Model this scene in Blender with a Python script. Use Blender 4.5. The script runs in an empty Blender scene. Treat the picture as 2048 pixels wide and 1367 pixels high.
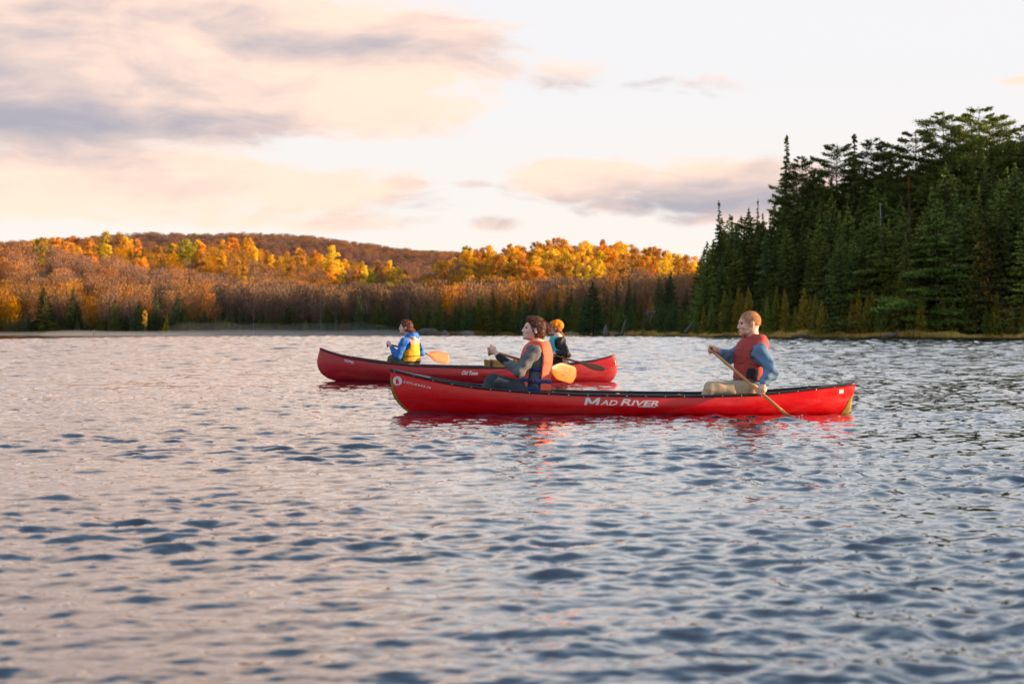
import bpy, math, random, time
import numpy as np
from mathutils import Vector, Matrix

PI = math.pi
R = math.radians
scene = bpy.context.scene
COL = scene.collection

# ------------------------------------------------------------------ camera, sky, sun, exposure
FPX = 2844.0          # focal length in photograph pixels (50 mm on a 36 mm sensor, 2048 px wide)
CAMH = 0.82           # the photographer sits low, in a boat
HOR = 662.0           # pixel row of the horizon
cam_d = bpy.data.cameras.new('camera')
cam = bpy.data.objects.new('camera', cam_d)
COL.objects.link(cam)
cam.location = (0, 0, CAMH)
cam.rotation_euler = (R(90) - math.atan((683.5 - HOR) / FPX), 0, 0)
cam_d.lens = 50.0
cam_d.sensor_width = 36.0
cam_d.clip_start = 0.1
cam_d.clip_end = 12000
cam_d.dof.use_dof = True
cam_d.dof.focus_distance = 14.6
cam_d.dof.aperture_fstop = 3.5
scene.camera = cam

SUN_AZ = R(92)       # clockwise from +Y (the view direction): low, from the right
SUN_EL = R(8.5)
SKY_STRENGTH = 0.15
scene.view_settings.view_transform = 'Standard'
scene.view_settings.look = 'None'
scene.view_settings.gamma = 1.0
scene.view_settings.use_curve_mapping = False
scene.view_settings.exposure = 1.38
scene.cycles.max_bounces = 6
scene.cycles.diffuse_bounces = 2
scene.cycles.glossy_bounces = 3
scene.cycles.transmission_bounces = 2
scene.cycles.volume_bounces = 0
scene.cycles.sample_clamp_indirect = 6
scene.cycles.caustics_reflective = False
scene.cycles.caustics_refractive = False

sun_d = bpy.data.lights.new('sun', 'SUN')
sun = bpy.data.objects.new('sun', sun_d)
COL.objects.link(sun)
sun_d.energy = 4.3
sun_d.angle = R(0.6)
sun_d.color = (1.0, 0.68, 0.40)
sdir = Vector((math.sin(SUN_AZ) * math.cos(SUN_EL), math.cos(SUN_AZ) * math.cos(SUN_EL), math.sin(SUN_EL)))
sun.rotation_euler = sdir.to_track_quat('Z', 'Y').to_euler()
sun.location = (40, -10, 30)


class NT:
    """small helper for writing node trees as expressions"""
    def __init__(self, nt):
        self.nt = nt
        for n in list(nt.nodes):
            nt.nodes.remove(n)

    def node(self, typ, props=None, **ins):
        n = self.nt.nodes.new(typ)
        for k, v in (props or {}).items():
            setattr(n, k, v)
        for k, v in ins.items():
            self.put(n, k, v)
        return n

    def put(self, n, key, v):
        sock = None
        if isinstance(key, int):
            sock = n.inputs[key]
        else:
            if key.startswith('i') and key[1:].isdigit():
                sock = n.inputs[int(key[1:])]
            else:
                sock = n.inputs[key.replace('_', ' ')]
        if isinstance(v, bpy.types.NodeSocket):
            self.nt.links.new(v, sock)
        elif isinstance(v, bpy.types.Node):
            self.nt.links.new(v.outputs[0], sock)
        else:
            sock.default_value = v

    def m(self, op, a, b=None, c=None, clamp=False):
        n = self.nt.nodes.new('ShaderNodeMath')
        n.operation = op
        n.use_clamp = clamp
        self.put(n, 0, a)
        if b is not None:
            self.put(n, 1, b)
        if c is not None:
            self.put(n, 2, c)
        return n.outputs[0]

    def mix(self, f, a, b, blend='MIX'):
        n = self.nt.nodes.new('ShaderNodeMix')
        n.data_type = 'RGBA'
        n.blend_type = blend
        n.clamp_factor = True
        self.put(n, 0, f)
        self.put(n, 6, a)
        self.put(n, 7, b)
        return n.outputs[2]

    def noise(self, vec, scale, detail=3.0, rough=0.5, dist=0.0, dim='3D', out=0):
        n = self.nt.nodes.new('ShaderNodeTexNoise')
        n.noise_dimensions = dim
        self.put(n, 'Vector', vec)
        n.inputs['Scale'].default_value = scale
        n.inputs['Detail'].default_value = detail
        n.inputs['Roughness'].default_value = rough
        n.inputs['Distortion'].default_value = dist
        return n.outputs[out]

    def step(self, x, lo, hi, a=0.0, b=1.0, smooth=True):
        n = self.nt.nodes.new('ShaderNodeMapRange')
        n.interpolation_type = 'SMOOTHSTEP' if smooth else 'LINEAR'
        n.clamp = True
        self.put(n, 0, x)
        n.inputs[1].default_value = lo
        n.inputs[2].default_value = hi
        n.inputs[3].default_value = a
        n.inputs[4].default_value = b
        return n.outputs[0]

    def vec(self, x, y, z):
        n = self.nt.nodes.new('ShaderNodeCombineXYZ')
        self.put(n, 0, x); self.put(n, 1, y); self.put(n, 2, z)
        return n.outputs[0]

    def scl(self, v, s, off=(0, 0, 0)):
        n = self.nt.nodes.new('ShaderNodeMapping')
        self.put(n, 0, v)
        n.inputs['Location'].default_value = off
        n.inputs['Scale'].default_value = s
        return n.outputs[0]


def c4(c):
    return (c[0], c[1], c[2], 1.0)


def srgb(r, g, b):
    f = lambda x: (x / 255 / 12.92) if x / 255 <= 0.04045 else ((x / 255 + 0.055) / 1.055) ** 2.4
    return (f(r), f(g), f(b))


# ---- the sky: Nishita, with cloud banks laid over it by direction
world = bpy.data.worlds.new('World')
scene.world = world
world.use_nodes = True
w = NT(world.node_tree)
sky = w.node('ShaderNodeTexSky')
sky.sky_type = 'NISHITA'
sky.sun_disc = False
sky.sun_elevation = SUN_EL
sky.sun_rotation = SUN_AZ
sky.air_density = 1.0
sky.dust_density = 1.4
sky.ozone_density = 1.0
tc = w.node('ShaderNodeTexCoord')
D = tc.outputs['Generated']
sep = w.node('ShaderNodeSeparateXYZ', i0=D)
dx, dy, dz = sep.outputs
el = w.m('MULTIPLY', w.m('ARCSINE', dz), 57.2958)              # degrees
az = w.m('MULTIPLY', w.m('ARCTAN2', dx, dy), 57.2958)
# coordinates on a flat cloud deck, curved near the horizon
den = w.m('ADD', w.m('MAXIMUM', dz, 0.0), 0.10)
px = w.m('DIVIDE', dx, den)
py = w.m('DIVIDE', dy, den)
P = w.vec(px, py, 0.0)


def blob(a0, e0, ra, re):
    """soft elliptical region of sky round azimuth a0, elevation e0"""
    u = w.m('DIVIDE', w.m('SUBTRACT', az, a0), ra)
    v = w.m('DIVIDE', w.m('SUBTRACT', el, e0), re)
    d = w.m('ADD', w.m('MULTIPLY', u, u), w.m('MULTIPLY', v, v))
    return w.step(w.m('SQRT', d), 1.25, 0.15)


A2 = w.vec(w.m('MULTIPLY', az, 0.085), w.m('MULTIPLY', el, 0.17), 0.0)
# billow: the noise coordinates are themselves pushed about by a broader noise
push = w.noise(A2, 1.3, 3, 0.5, out=1)
pv = w.node('ShaderNodeVectorMath', {'operation': 'SCALE'}, i0=push)
w.put(pv, 3, 0.55)
B2 = w.node('ShaderNodeVectorMath', {'operation': 'ADD'}, i0=A2, i1=pv.outputs[0]).outputs[0]
warp = w.noise(w.scl(B2, (0.8, 1.0, 1)), 1.5, 6, 0.55)
warp2 = w.noise(w.scl(B2, (0.9, 1.35, 1), (3, 7, 0)), 2.6, 7, 0.58)
fine = w.noise(w.scl(B2, (1.0, 1.5, 1), (9, 1, 0)), 6.0, 7, 0.6)
far = w.noise(w.scl(P, (1, 1, 1), (1.7, 4.1, 0)), 0.75, 6, 0.58, 0.2)

blobs = None
for (a0, e0, ra, re, st) in [
        (-20.5, 12.5, 22.0, 9.0, 1.5), (-6.5, 11.0, 9.0, 3.4, 1.35), (-8.0, 8.9, 10.5, 2.0, 1.25),
        (-17.0, 5.8, 14.0, 2.4, 1.25), (-9.0, 5.6, 9.0, 1.5, 1.05), (-9.0, 4.4, 8.5, 0.7, 0.85),
        (2.8, 6.0, 4.6, 1.25, 1.4), (9.3, 5.7, 6.8, 1.6, 1.5), (4.4, 5.0, 3.0, 0.7, 1.0),
        (8.0, 4.5, 3.4, 0.6, 0.8), (2.2, 10.2, 2.8, 1.5, 0.72), (6.3, 9.6, 4.4, 0.9, 0.66),
        (1.0, 8.7, 2.4, 0.4, 0.55), (-0.7, 4.3, 1.8, 0.5, 0.85), (-4.6, 5.85, 2.2, 0.5, 1.1), (9.8, 4.4, 2.8, 0.9, 0.8),
        (-1.6, 5.9, 1.6, 0.4, 0.8), (20, 9.4, 2.2, 0.3, 0.8), (-16.0, 24.0, 24.0, 12.0, 1.15)]:
    b = w.m('MULTIPLY', blob(a0, e0, ra, re), st)
    blobs = b if blobs is None else w.m('MAXIMUM', blobs, b)
det = w.m('ADD', w.m('ADD', w.m('MULTIPLY', warp, 0.35), w.m('MULTIPLY', warp2, 0.35)), w.m('MULTIPLY', fine, 0.30))
front = w.step(w.m('ADD', blobs, w.m('MULTIPLY', w.m('SUBTRACT', det, 0.5), 3.0)), 0.38, 0.98)
front = w.m('MULTIPLY', front, w.step(blobs, 0.02, 0.3))
# broken cloud everywhere else in the sky
away = w.m('MAXIMUM', w.step(el, 18.0, 30.0), w.step(w.m('ABSOLUTE', az), 24.0, 36.0))
rest = w.m('MULTIPLY', w.step(far, 0.52, 0.72, 0.0, 0.50), away)
cover = w.m('MAXIMUM', front, rest)
cover = w.m('MULTIPLY', cover, w.step(el, 0.0, 1.5))

# cloud light: peach where the low sun reaches, lavender grey underneath
sh = w.m('ADD', w.noise(w.scl(B2, (0.8, 1.2, 1), (5, 2, 0)), 1.7, 5, 0.55), w.m('MULTIPLY', w.m('SUBTRACT', fine, 0.5), 0.25))
und = None
for (a0, e0, ra, re, st) in [(-23.0, 8.3, 17.0, 3.6, 0.40), (-12.0, 8.0, 10.0, 1.6, 0.30), (7.5, 5.25, 9.5, 1.15, 0.42), (10, 5.6, 4.5, 1.1, 0.25),
                             (-6.5, 11.1, 6.5, 1.0, 0.30), (-14.0, 12.3, 7.0, 1.2, 0.22), (-17.0, 5.6, 10.0, 0.9, 0.26), (-9.0, 4.7, 6.0, 0.6, 0.16),
                             (-2.3, 5.0, 5.5, 1.4, 0.34), (6.3, 9.5, 3.6, 0.7, 0.25), (2.4, 9.7, 2.3, 0.5, 0.22)]:
    b = w.m('MULTIPLY', blob(a0, e0, ra, re), st)
    und = b if und is None else w.m('MAXIMUM', und, b)
sh = w.m('ADD', sh, w.m('MULTIPLY', und, 0.85))
k = w.step(sh, 0.42, 0.98, 0.0, 1.0)
SC = 1.0 / (SKY_STRENGTH * 2 ** scene.view_settings.exposure)   # display value -> sky value


def disp(r, g, b):
    c = srgb(r, g, b)
    return (c[0] * SC, c[1] * SC, c[2] * SC, 1)


cl = w.mix(k, (1.20 * SC, 0.865 * SC, 0.69 * SC, 1), disp(176, 173, 186))   # the sunlit cloud is brighter than the picture can hold in red
cl_rest = w.mix(w.step(far, 0.5, 0.8), disp(226, 198, 184), disp(150, 152, 172))
away2 = w.m('MAXIMUM', w.step(el, 36.0, 50.0), w.step(w.m('ABSOLUTE', az), 30.0, 46.0))
cl = w.mix(away2, cl, cl_rest)
# clear sky: pale high haze that thins towards the zenith
haze_f = w.step(el, 12.5, 34.0, 0.985, 0.06, smooth=False)
haze_c = w.mix(w.step(el, 1.5, 11.0), disp(255, 247, 238), disp(247, 245, 247))
base = w.mix(haze_f, sky.outputs[0], haze_c)
allc = w.mix(w.m('MULTIPLY', cover, w.step(el, 14, 40, 0.93, 0.5)), base, cl)
bg = w.node('ShaderNodeBackground', Color=allc, Strength=SKY_STRENGTH)
wo = w.node('ShaderNodeOutputWorld', Surface=bg)
world.cycles.sampling_method = 'MANUAL'
world.cycles.sample_map_resolution = 1024

# ------------------------------------------------------------------ general helpers
MATS = {}


def pmat(name, color=(0.5, 0.5, 0.5), rough=0.6, var=0.15, scale=8.0, bump=0.0, bscale=40.0, spec=0.5, metal=0.0,
         obj_color=False, coat=0.0, stretch=(1, 1, 1), rnd=0.0, trans=0.0, dark=None):
    """procedural material: base colour broken up by noise, optional relief"""
    m = bpy.data.materials.new(name)
    m.use_nodes = True
    t = NT(m.node_tree)
    co = t.node('ShaderNodeTexCoord').outputs['Object']
    co = t.scl(co, stretch)
    n1 = t.noise(co, scale, 5, 0.6)
    if obj_color:
        oi = t.node('ShaderNodeObjectInfo')
        col = oi.outputs['Color']
        if rnd:
            r = t.step(oi.outputs['Random'], 0, 1, 1 - rnd, 1 + rnd, smooth=False)
            mm = t.node('ShaderNodeVectorMath', {'operation': 'SCALE'}, i0=col)
            t.put(mm, 3, r)
            col = mm.outputs[0]
    else:
        col = c4(color)
    f = t.step(n1, 0.3, 0.7, 1 - var, 1 + var, smooth=False)
    vm = t.node('ShaderNodeVectorMath', {'operation': 'SCALE'}, i0=col if not isinstance(col, tuple) else col[:3])
    t.put(vm, 3, f)
    col = vm.outputs[0]
    if dark:
        col = t.mix(t.step(t.noise(co, dark[1], 4, 0.65), 0.52, 0.68, 0, dark[2]), col, c4(dark[0]))
    b = t.node('ShaderNodeBsdfPrincipled')
    t.put(b, 'Base Color', col)
    b.inputs['Roughness'].default_value = rough
    b.inputs['Specular IOR Level'].default_value = spec
    b.inputs['Metallic'].default_value = metal
    b.inputs['Coat Weight'].default_value = coat
    out = b.outputs[0]
    if bump:
        bp = t.node('ShaderNodeBump', Height=t.noise(co, bscale, 4, 0.6), Distance=1.0)
        bp.inputs['Strength'].default_value = 1.0
        bp.inputs['Distance'].default_value = bump
        t.put(b, 'Normal', bp.outputs[0])
    if trans:
        tr = t.node('ShaderNodeBsdfTranslucent', Color=col)
        ms = t.node('ShaderNodeMixShader', i0=trans, i1=out, i2=tr)
        out = ms.outputs[0]
    t.node('ShaderNodeOutputMaterial', Surface=out)
    MATS[name] = m
    return m


def mesh_np(name, V, F, mats=(), smooth=True, mi=None):
    """V (n,3) array, F (m,3|4) int array -> mesh"""
    me = bpy.data.meshes.new(name)
    V = np.asarray(V, np.float32)
    if isinstance(F, np.ndarray):
        nf, k_ = F.shape
        me.vertices.add(len(V))
        me.vertices.foreach_set('co', V.ravel())
        me.loops.add(nf * k_)
        me.loops.foreach_set('vertex_index', F.astype(np.int32).ravel())
        me.polygons.add(nf)
        me.polygons.foreach_set('loop_start', np.arange(0, nf * k_, k_, dtype=np.int32))
        me.polygons.foreach_set('loop_total', np.full(nf, k_, dtype=np.int32))
        me.polygons.foreach_set('use_smooth', np.full(nf, smooth))
        if mi is not None:
            me.polygons.foreach_set('material_index', np.asarray(mi, np.int32))
        me.update(calc_edges=True)
    else:
        me.from_pydata([tuple(map(float, v)) for v in V], [], F)
        me.polygons.foreach_set('use_smooth', [smooth] * len(F))
        me.update()
    for m in mats:
        me.materials.append(m)
    return me


def obj(name, me, parent=None, loc=None, rot=None, kind=None, label=None, category=None, group=None, color=None):
    o = bpy.data.objects.new(name, me)
    COL.objects.link(o)
    if parent is not None:
        o.parent = parent
    if loc is not None:
        o.location = loc
    if rot is not None:
        o.rotation_euler = rot
    if kind: o['kind'] = kind
    if label: o['label'] = label
    if category: o['category'] = category
    if group: o['group'] = group
    if color is not None: o.color = c4(color)
    return o


class MB:
    """collects simple closed shapes into one mesh"""
    def __init__(self):
        self.V = []
        self.F = []

    def add(self, V, F):
        n = len(self.V)
        self.V += [tuple(v) for v in V]
        self.F += [tuple(i + n for i in f) for f in F]

    def tube(self, pts, radii, seg=8, cap=True, flat=None):
        """tube through pts; flat=(axis vector, factor) squashes the section along axis"""
        pts = [Vector(p) for p in pts]
        n = len(self.V)
        up = None
        for i, p in enumerate(pts):
            a = pts[max(i - 1, 0)]; b = pts[min(i + 1, len(pts) - 1)]
            t = (b - a).normalized()
            if up is None:
                up = t.orthogonal().normalized()
            up = (up - t * up.dot(t)).normalized()
            s = t.cross(up)
            r = radii[i] if hasattr(radii, '__len__') else radii
            for q in range(seg):
                an = 2 * PI * q / seg
                o = (up * math.cos(an) + s * math.sin(an)) * r
                if flat is not None:
                    ax = Vector(flat[0])
                    o = o - ax * (o.dot(ax) * (1 - flat[1]))
                self.V.append(tuple(p + o))
        for i in range(len(pts) - 1):
            for q in range(seg):
                a = n + i * seg + q; b = n + i * seg + (q + 1) % seg
                self.F.append((a, b, b + seg, a + seg))
        if cap:
            self.F.append(tuple(n + q for q in range(seg))[::-1])
            self.F.append(tuple(n + (len(pts) - 1) * seg + q for q in range(seg)))

    def box(self, c, s, M=None):
        V = []
        for x in (-1, 1):
            for y in (-1, 1):
                for z in (-1, 1):
                    v = Vector((x * s[0] / 2, y * s[1] / 2, z * s[2] / 2))
                    if M is not None:
                        v = M @ v
                    V.append(v + Vector(c))
        self.add(V, [(0, 1, 3, 2), (4, 6, 7, 5), (0, 4, 5, 1), (2, 3, 7, 6), (0, 2, 6, 4), (1, 5, 7, 3)])

    def mesh(self, name, mats, smooth=True):
        return mesh_np(name, np.array(self.V), self.F, mats, smooth)


def interp(x, xs, ys):
    return np.interp(x, xs, ys)


def PX(u, v, Y):
    """a point of the place seen at photograph pixel u, v at distance Y"""
    return Vector(((u - 1024) / FPX * Y, Y, CAMH - (v - HOR) / FPX * Y))

# ------------------------------------------------------------------ the two canoes' hull geometry (needed by the water too)
class Hull:
    """canoe hull: long axis along x, centre line at y = yc"""
    def __init__(s, yc, bmax, sheer, bow, stern, keel, ta, ends=0.9):
        s.yc, s.b = yc, bmax
        sc = yc / FPX
        X = lambda u: (u - 1024) * sc
        Z = lambda v: CAMH - (v - HOR) * sc
        sx = [X(u) for u, v in sheer]; sz = [Z(v) for u, v in sheer]
        s.sx, s.sz = np.array(sx), np.array(sz)
        bz = [Z(v) for u, v in bow][::-1]; bx = [X(u) for u, v in bow][::-1]
        tz = [Z(v) for u, v in stern][::-1]; tx = [X(u) for u, v in stern][::-1]
        s.bz, s.bx = np.array([keel] + bz), np.array([bx[0] + 0.22] + bx)
        s.tz, s.tx = np.array([keel] + tz), np.array([tx[0] - 0.22] + tx)
        s.keel, s.ta, s.ends = keel, ta, ends
        s.x0, s.x1 = min(bx), max(tx)

    def B(s, t):
        w_ = np.abs(2 * t - 1)
        return s.b * np.clip(1 - w_ ** 2.15, 0, 1) ** s.ends

    def zs(s, t):
        return np.interp(s.bx[-1] + t * (s.tx[-1] - s.bx[-1]), s.sx, s.sz)

    def zk(s, t):
        return s.keel + 0.05 * np.abs(2 * t - 1) ** 5

    def ab(s, t):
        e = np.abs(2 * t - 1) ** 2.0
        return 0.50 + 0.6 * e, 1.0 + 0.0 * e

    def pt(s, t, q, inset=0.0):
        """t along (0 bow, 1 stern), q 0 keel .. 1 sheer -> x, half width, z"""
        a, b = s.ab(t)
        th = q * PI / 2
        zk = s.zk(t) + inset; zs = s.zs(t)
        z = zk + (zs - zk) * (1 - np.cos(th) ** b)
        y = np.maximum(s.B(t) - inset, 0.0) * np.sin(th) ** a * (1 - 0.06 * np.maximum(q - 0.75, 0) / 0.25)
        xb = np.interp(z, s.bz, s.bx); xt = np.interp(z, s.tz, s.tx)
        return xb + (xt - xb) * t, y, z

    def y_at(s, x, z):
        """half width of the outer skin at x, z"""
        xb = np.interp(z, s.bz, s.bx); xt = np.interp(z, s.tz, s.tx)
        t = np.clip((x - xb) / (xt - xb), 0, 1)
        a, b = s.ab(t)
        zz = np.clip((z - s.zk(t)) / (s.zs(t) - s.zk(t)), 0, 1)
        th = np.arccos(np.clip((1 - zz), 0, 1) ** (1 / b))
        q = th / (PI / 2)
        y = s.B(t) * np.sin(th) ** a * (1 - 0.06 * np.maximum(q - 0.75, 0) / 0.25)
        inside = (x > xb) & (x < xt)
        return np.where(inside, y, 0.0)


YN, YF = 14.2, 23.1
hullN = Hull(YN, 0.43,
             [(777, 739), (800, 744), (830, 751), (858, 757), (905, 766), (955, 773), (1053, 781), (1158, 786), (1300, 788), (1400, 788.5), (1516, 786), (1604, 778), (1660, 772), (1712, 767)],
             [(779, 737), (781.5, 757), (784, 782), (789, 795), (797, 806), (808, 817), (820.5, 826)],
             [(1712, 766), (1709, 781), (1703.5, 797), (1701.5, 815), (1697, 826)], -0.09, 0)
hullF = Hull(YF, 0.44,
             [(638, 696), (660, 703), (693, 712), (730, 718), (766, 723.5), (832, 730), (920, 733), (1020, 734), (1090, 732), (1134, 728), (1180, 721.5), (1210, 715), (1233, 709)],
             [(639.8, 697), (635, 715), (634, 722), (634.6, 729.6), (637, 738), (642, 745.7), (648, 751), (656.6, 757), (677, 763)],
             [(1229, 711), (1233, 720), (1235, 732.6), (1233.5, 745), (1230, 754), (1224, 761)], -0.09, 0, ends=0.85)

# ------------------------------------------------------------------ terrain
SHORE_U = [-6000, -3000, -1000, 0, 400, 850, 1000, 1120, 1200, 1400, 1600, 1800, 2048, 2600, 4000, 8000, 16000]
SHORE_Y = [150, 230, 300, 318, 305, 288, 284, 270, 252, 212, 190, 178, 170, 150, 120, 70, 30]


def shoreY(u):
    return np.interp(u, SHORE_U, SHORE_Y)


RIDGES = [  # crest distance, tree height, [(u, v of the tree tops)], start of the rise behind the shore, back slope
    (440, 10, [(-2500, 430), (-600, 440), (0, 470), (50, 478), (100, 487), (200, 503), (300, 530), (450, 545), (600, 562), (800, 588), (1000, 610), (1400, 640)], 14, 0.0),
    (640, 12, [(-2500, 470), (0, 484), (50, 474), (150, 472), (300, 482), (450, 478), (500, 482), (560, 502), (620, 500), (700, 512), (760, 532), (820, 548), (900, 570), (1400, 620)], 60, 0.0),
    (980, 10, [(-2500, 450), (0, 480), (150, 470), (280, 463), (500, 462), (600, 466), (700, 479), (800, 493), (900, 499), (1000, 505), (1400, 540), (3000, 560)], 200, 0.0),
    (580, 12, [(700, 640), (800, 575), (850, 540), (920, 503), (1000, 492), (1080, 482), (1130, 477), (1200, 482), (1300, 497), (1380, 515), (1450, 528), (1700, 545), (3000, 560)], 30, 0.0),
]
PT_U = [1360, 1400, 1450, 1577, 1700, 1800, 1959, 2200, 3000, 5000, 12000]
PT_Z = [0.3, 0.8, 3.0, 8.0, 9.0, 10.0, 12.5, 14, 17, 20, 20]


def sstep(x, a, b):
    t = np.clip((x - a) / (b - a), 0, 1)
    return t * t * (3 - 2 * t)


def wav(x, y, seed, n=9, l0=40, l1=200):
    r = np.random.RandomState(seed)
    o = np.zeros_like(x, dtype=float)
    for _ in range(n):
        L = math.exp(r.uniform(math.log(l0), math.log(l1)))
        a = r.uniform(0, 2 * PI)
        o += np.sin((x * math.cos(a) + y * math.sin(a)) * 2 * PI / L + r.uniform(0, 6.28))
    return o / math.sqrt(n)


def terrain(x, y):
    x = np.asarray(x, float); y = np.asarray(y, float)
    ys = np.maximum(y, 5.0)
    u = 1024 + FPX * x / ys
    d = ys - shoreY(u) + 1.5 * wav(x, y, 3, 6, 6, 30)
    flat = np.where(d < 0, np.maximum(-2.0, d * 0.12), 0.12 + 0.02 * np.minimum(np.maximum(d, 0), 14))
    h = flat.copy()
    for (yc, th, prof, y0, bk) in RIDGES:
        uu = [p[0] for p in prof]; vv = [p[1] for p in prof]
        crest = np.maximum(CAMH + (HOR - np.interp(u, uu, vv)) / FPX * yc - th, 0)
        sh = shoreY(u) + y0
        f = sstep(ys, sh, yc) * 0.55 + 0.45 * np.clip((ys - sh) / (yc - sh), 0, 1)
        f = np.where(ys > yc, 1 - 0.5 * sstep(ys, yc, yc + 260), f)
        h = np.maximum(h, crest * f)
    pz = np.interp(u, PT_U, PT_Z) * sstep(d, 5, 38) * np.where(ys > 330, 1 - 0.9 * sstep(ys, 330, 470), 1)
    pz = pz * sstep(u, 1330, 1420)
    h = np.maximum(h, pz + 0.12 * (d > 0))
    # the lake's east shore: a wooded rise to the right of the boats, beyond the frame
    de = x - (135 + 10 * np.sin(y / 37.0)) - np.maximum(y - 120, 0) * 0.25
    he = (16.5 + 17 * sstep(y, 60, 150)) * sstep(de, 0, 55) * (1 - 0.35 * sstep(de, 90, 260)) * np.where(y > 420, 1 - sstep(y, 420, 560), 1)
    h = np.where(de > 0, np.maximum(h, 0.1 + he), h)
    d = np.maximum(d, de)
    h = h + np.where(d > 25, 0.5 * wav(x, y, 8, 8, 25, 90) * np.clip((d - 25) / 60, 0, 1), 0)
    h = np.where((d < 0) | ((y < 20) & (de < 0)), np.minimum(h, -0.02 + 0 * h) + np.minimum(d, 0) * 0.05, h)
    return h


def build_terrain():
    xs = np.concatenate([np.arange(-1500, -420, 30), np.arange(-420, 420, 4.0), np.arange(420, 1530, 30)])
    ys = np.concatenate([np.arange(-260, 140, 8), np.arange(140, 340, 2.5), np.arange(340, 1100, 8), np.arange(1100, 2700, 60)])
    X, Y = np.meshgrid(xs, ys)
    Z = terrain(X.ravel(), Y.ravel())
    V = np.stack([X.ravel(), Y.ravel(), Z], 1)
    nx, ny = len(xs), len(ys)
    i = np.arange(nx - 1)[None, :] + nx * np.arange(ny - 1)[:, None]
    i = i.ravel()
    F = np.stack([i, i + 1, i + 1 + nx, i + nx], 1)
    keep = (Z[F].max(1) > -1.4)
    F = F[keep]
    m = bpy.data.materials.new('forest_floor')
    m.use_nodes = True
    t = NT(m.node_tree)
    co = t.node('ShaderNodeTexCoord').outputs['Object']
    n1 = t.noise(co, 0.35, 6, 0.65)
    n2 = t.noise(co, 0.03, 4, 0.5)
    c = t.mix(t.step(n1, 0.35, 0.65), c4((0.045, 0.032, 0.018)), c4((0.10, 0.062, 0.03)))
    c = t.mix(t.step(n2, 0.45, 0.62), c, c4((0.05, 0.045, 0.02)))
    b = t.node('ShaderNodeBsdfPrincipled', Roughness=0.95)
    t.put(b, 'Base Color', c)
    t.node('ShaderNodeOutputMaterial', Surface=b)
    me = mesh_np('terrain', V, F, [m])
    obj('terrain', me, kind='structure')


build_terrain()

# ------------------------------------------------------------------ water
def wave_field(x, y, gap):
    """height of the lake surface; waves shorter than the local mesh can carry are left to the material"""
    r = np.random.RandomState(11)
    h = np.zeros_like(x)
    # gusts: rougher and calmer patches
    g = 1.0 + 0.30 * wav(x, y, 21, 7, 4, 22) + 0.18 * wav(x, y, 22, 6, 2, 6)
    rightness = sstep(x / np.maximum(y, 3), -0.25, 0.25)
    g = g * (0.88 + 0.22 * rightness)
    g = np.clip(g, 0.3, 1.8)
    N = 100
    for i in range(N):
        L = math.exp(r.uniform(math.log(0.045), math.log(0.50)))
        th = R(-80) + r.normal(0, R(36))
        kx, ky = math.cos(th), math.sin(th)
        kk = 2 * PI / L
        slope = 0.0345 * (L / 0.20) ** (-0.55 if L > 0.20 else 0.10) * r.uniform(0.5, 1.4)
        a = slope / kk
        ph = r.uniform(0, 6.28)
        c = np.clip((L / np.maximum(gap, 1e-3) - 2.2) / 2.0, 0, 1)
        q = (x * kx + y * ky) * kk + ph
        s = np.sin(q - 0.62 * np.sin(q))     # wind-driven: gentle backs, steep fronts
        h += a * c * s * g
    # farther out the wind has raised longer waves
    dd = np.hypot(x, y)
    far_ = sstep(dd, 12, 70)
    m = far_ > 0
    hh = np.zeros(m.sum()); xm, ym, gm = x[m], y[m], gap[m]
    for i in range(34):
        L = math.exp(r.uniform(math.log(0.7), math.log(4.0)))
        th = R(-82) + r.normal(0, R(32)); kk = 2 * PI / L
        a = 0.034 * r.uniform(0.5, 1.4) / kk
        c = np.clip((L / gm - 1.4) / 1.0, 0, 1) * (sstep(dd[m], 12, 40) if L < 1.5 else sstep(dd[m], 35, 80))
        q = (xm * math.cos(th) + ym * math.sin(th)) * kk + r.uniform(0, 6.28)
        hh += a * c * np.sin(q - 0.55 * np.sin(q))
    uu = 1024 + FPX * xm / np.maximum(ym, 5)
    lee = 1 - 0.9 * sstep(ym - shoreY(uu), -14, -3)
    calm = 1 - 0.93 * sstep(ym - np.interp(uu, [-800, 0, 300, 500, 800], [80, 128, 180, 265, 300]), 0, 30) * (uu < 850)
    h[m] += hh * lee * calm * (ym > 0)
    return h


def wakes(x, y):
    h = np.zeros_like(x)
    # narrow trailing wake behind each canoe's stern, bow curl
    for (H, amp) in ((hullN, 0.024), (hullF, 0.014)):
        dx = x - (H.x1 - 0.05)
        dy = np.abs(y - H.yc)
        ctr = 0.02 + 0.07 * np.maximum(dx, 0)
        rid = np.exp(-((dy - ctr * 0.5 - 0.03) / (0.045 + 0.008 * np.maximum(dx, 0))) ** 2)
        env = (dx > 0) * np.exp(-np.maximum(dx, 0) / 3.2)
        h += amp * env * (rid - 0.9 * np.exp(-(dy / (0.05 + 0.03 * np.maximum(dx, 0))) ** 2))
        dxb = x - (H.bx[1] - 0.03)
        hw = H.y_at(x, np.full_like(x, 0.01))
        gapd = np.abs(y - H.yc) - hw
        e = (dxb > -0.08) * (x < H.x1 + 0.2)
        h += e * amp * 0.9 * np.exp(-(gapd / 0.05) ** 2) * np.exp(-np.maximum(dxb, 0) / 0.5)
        # diverging bow ripples
        for kq in (0.16, 0.26):
            q = np.abs(y - H.yc) - 0.1 - kq * dxb
            h += (dxb > 0) * amp * 0.5 * np.exp(-(q / 0.09) ** 2) * np.exp(-dxb / 3.0) * (gapd > 0)
    return h


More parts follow.
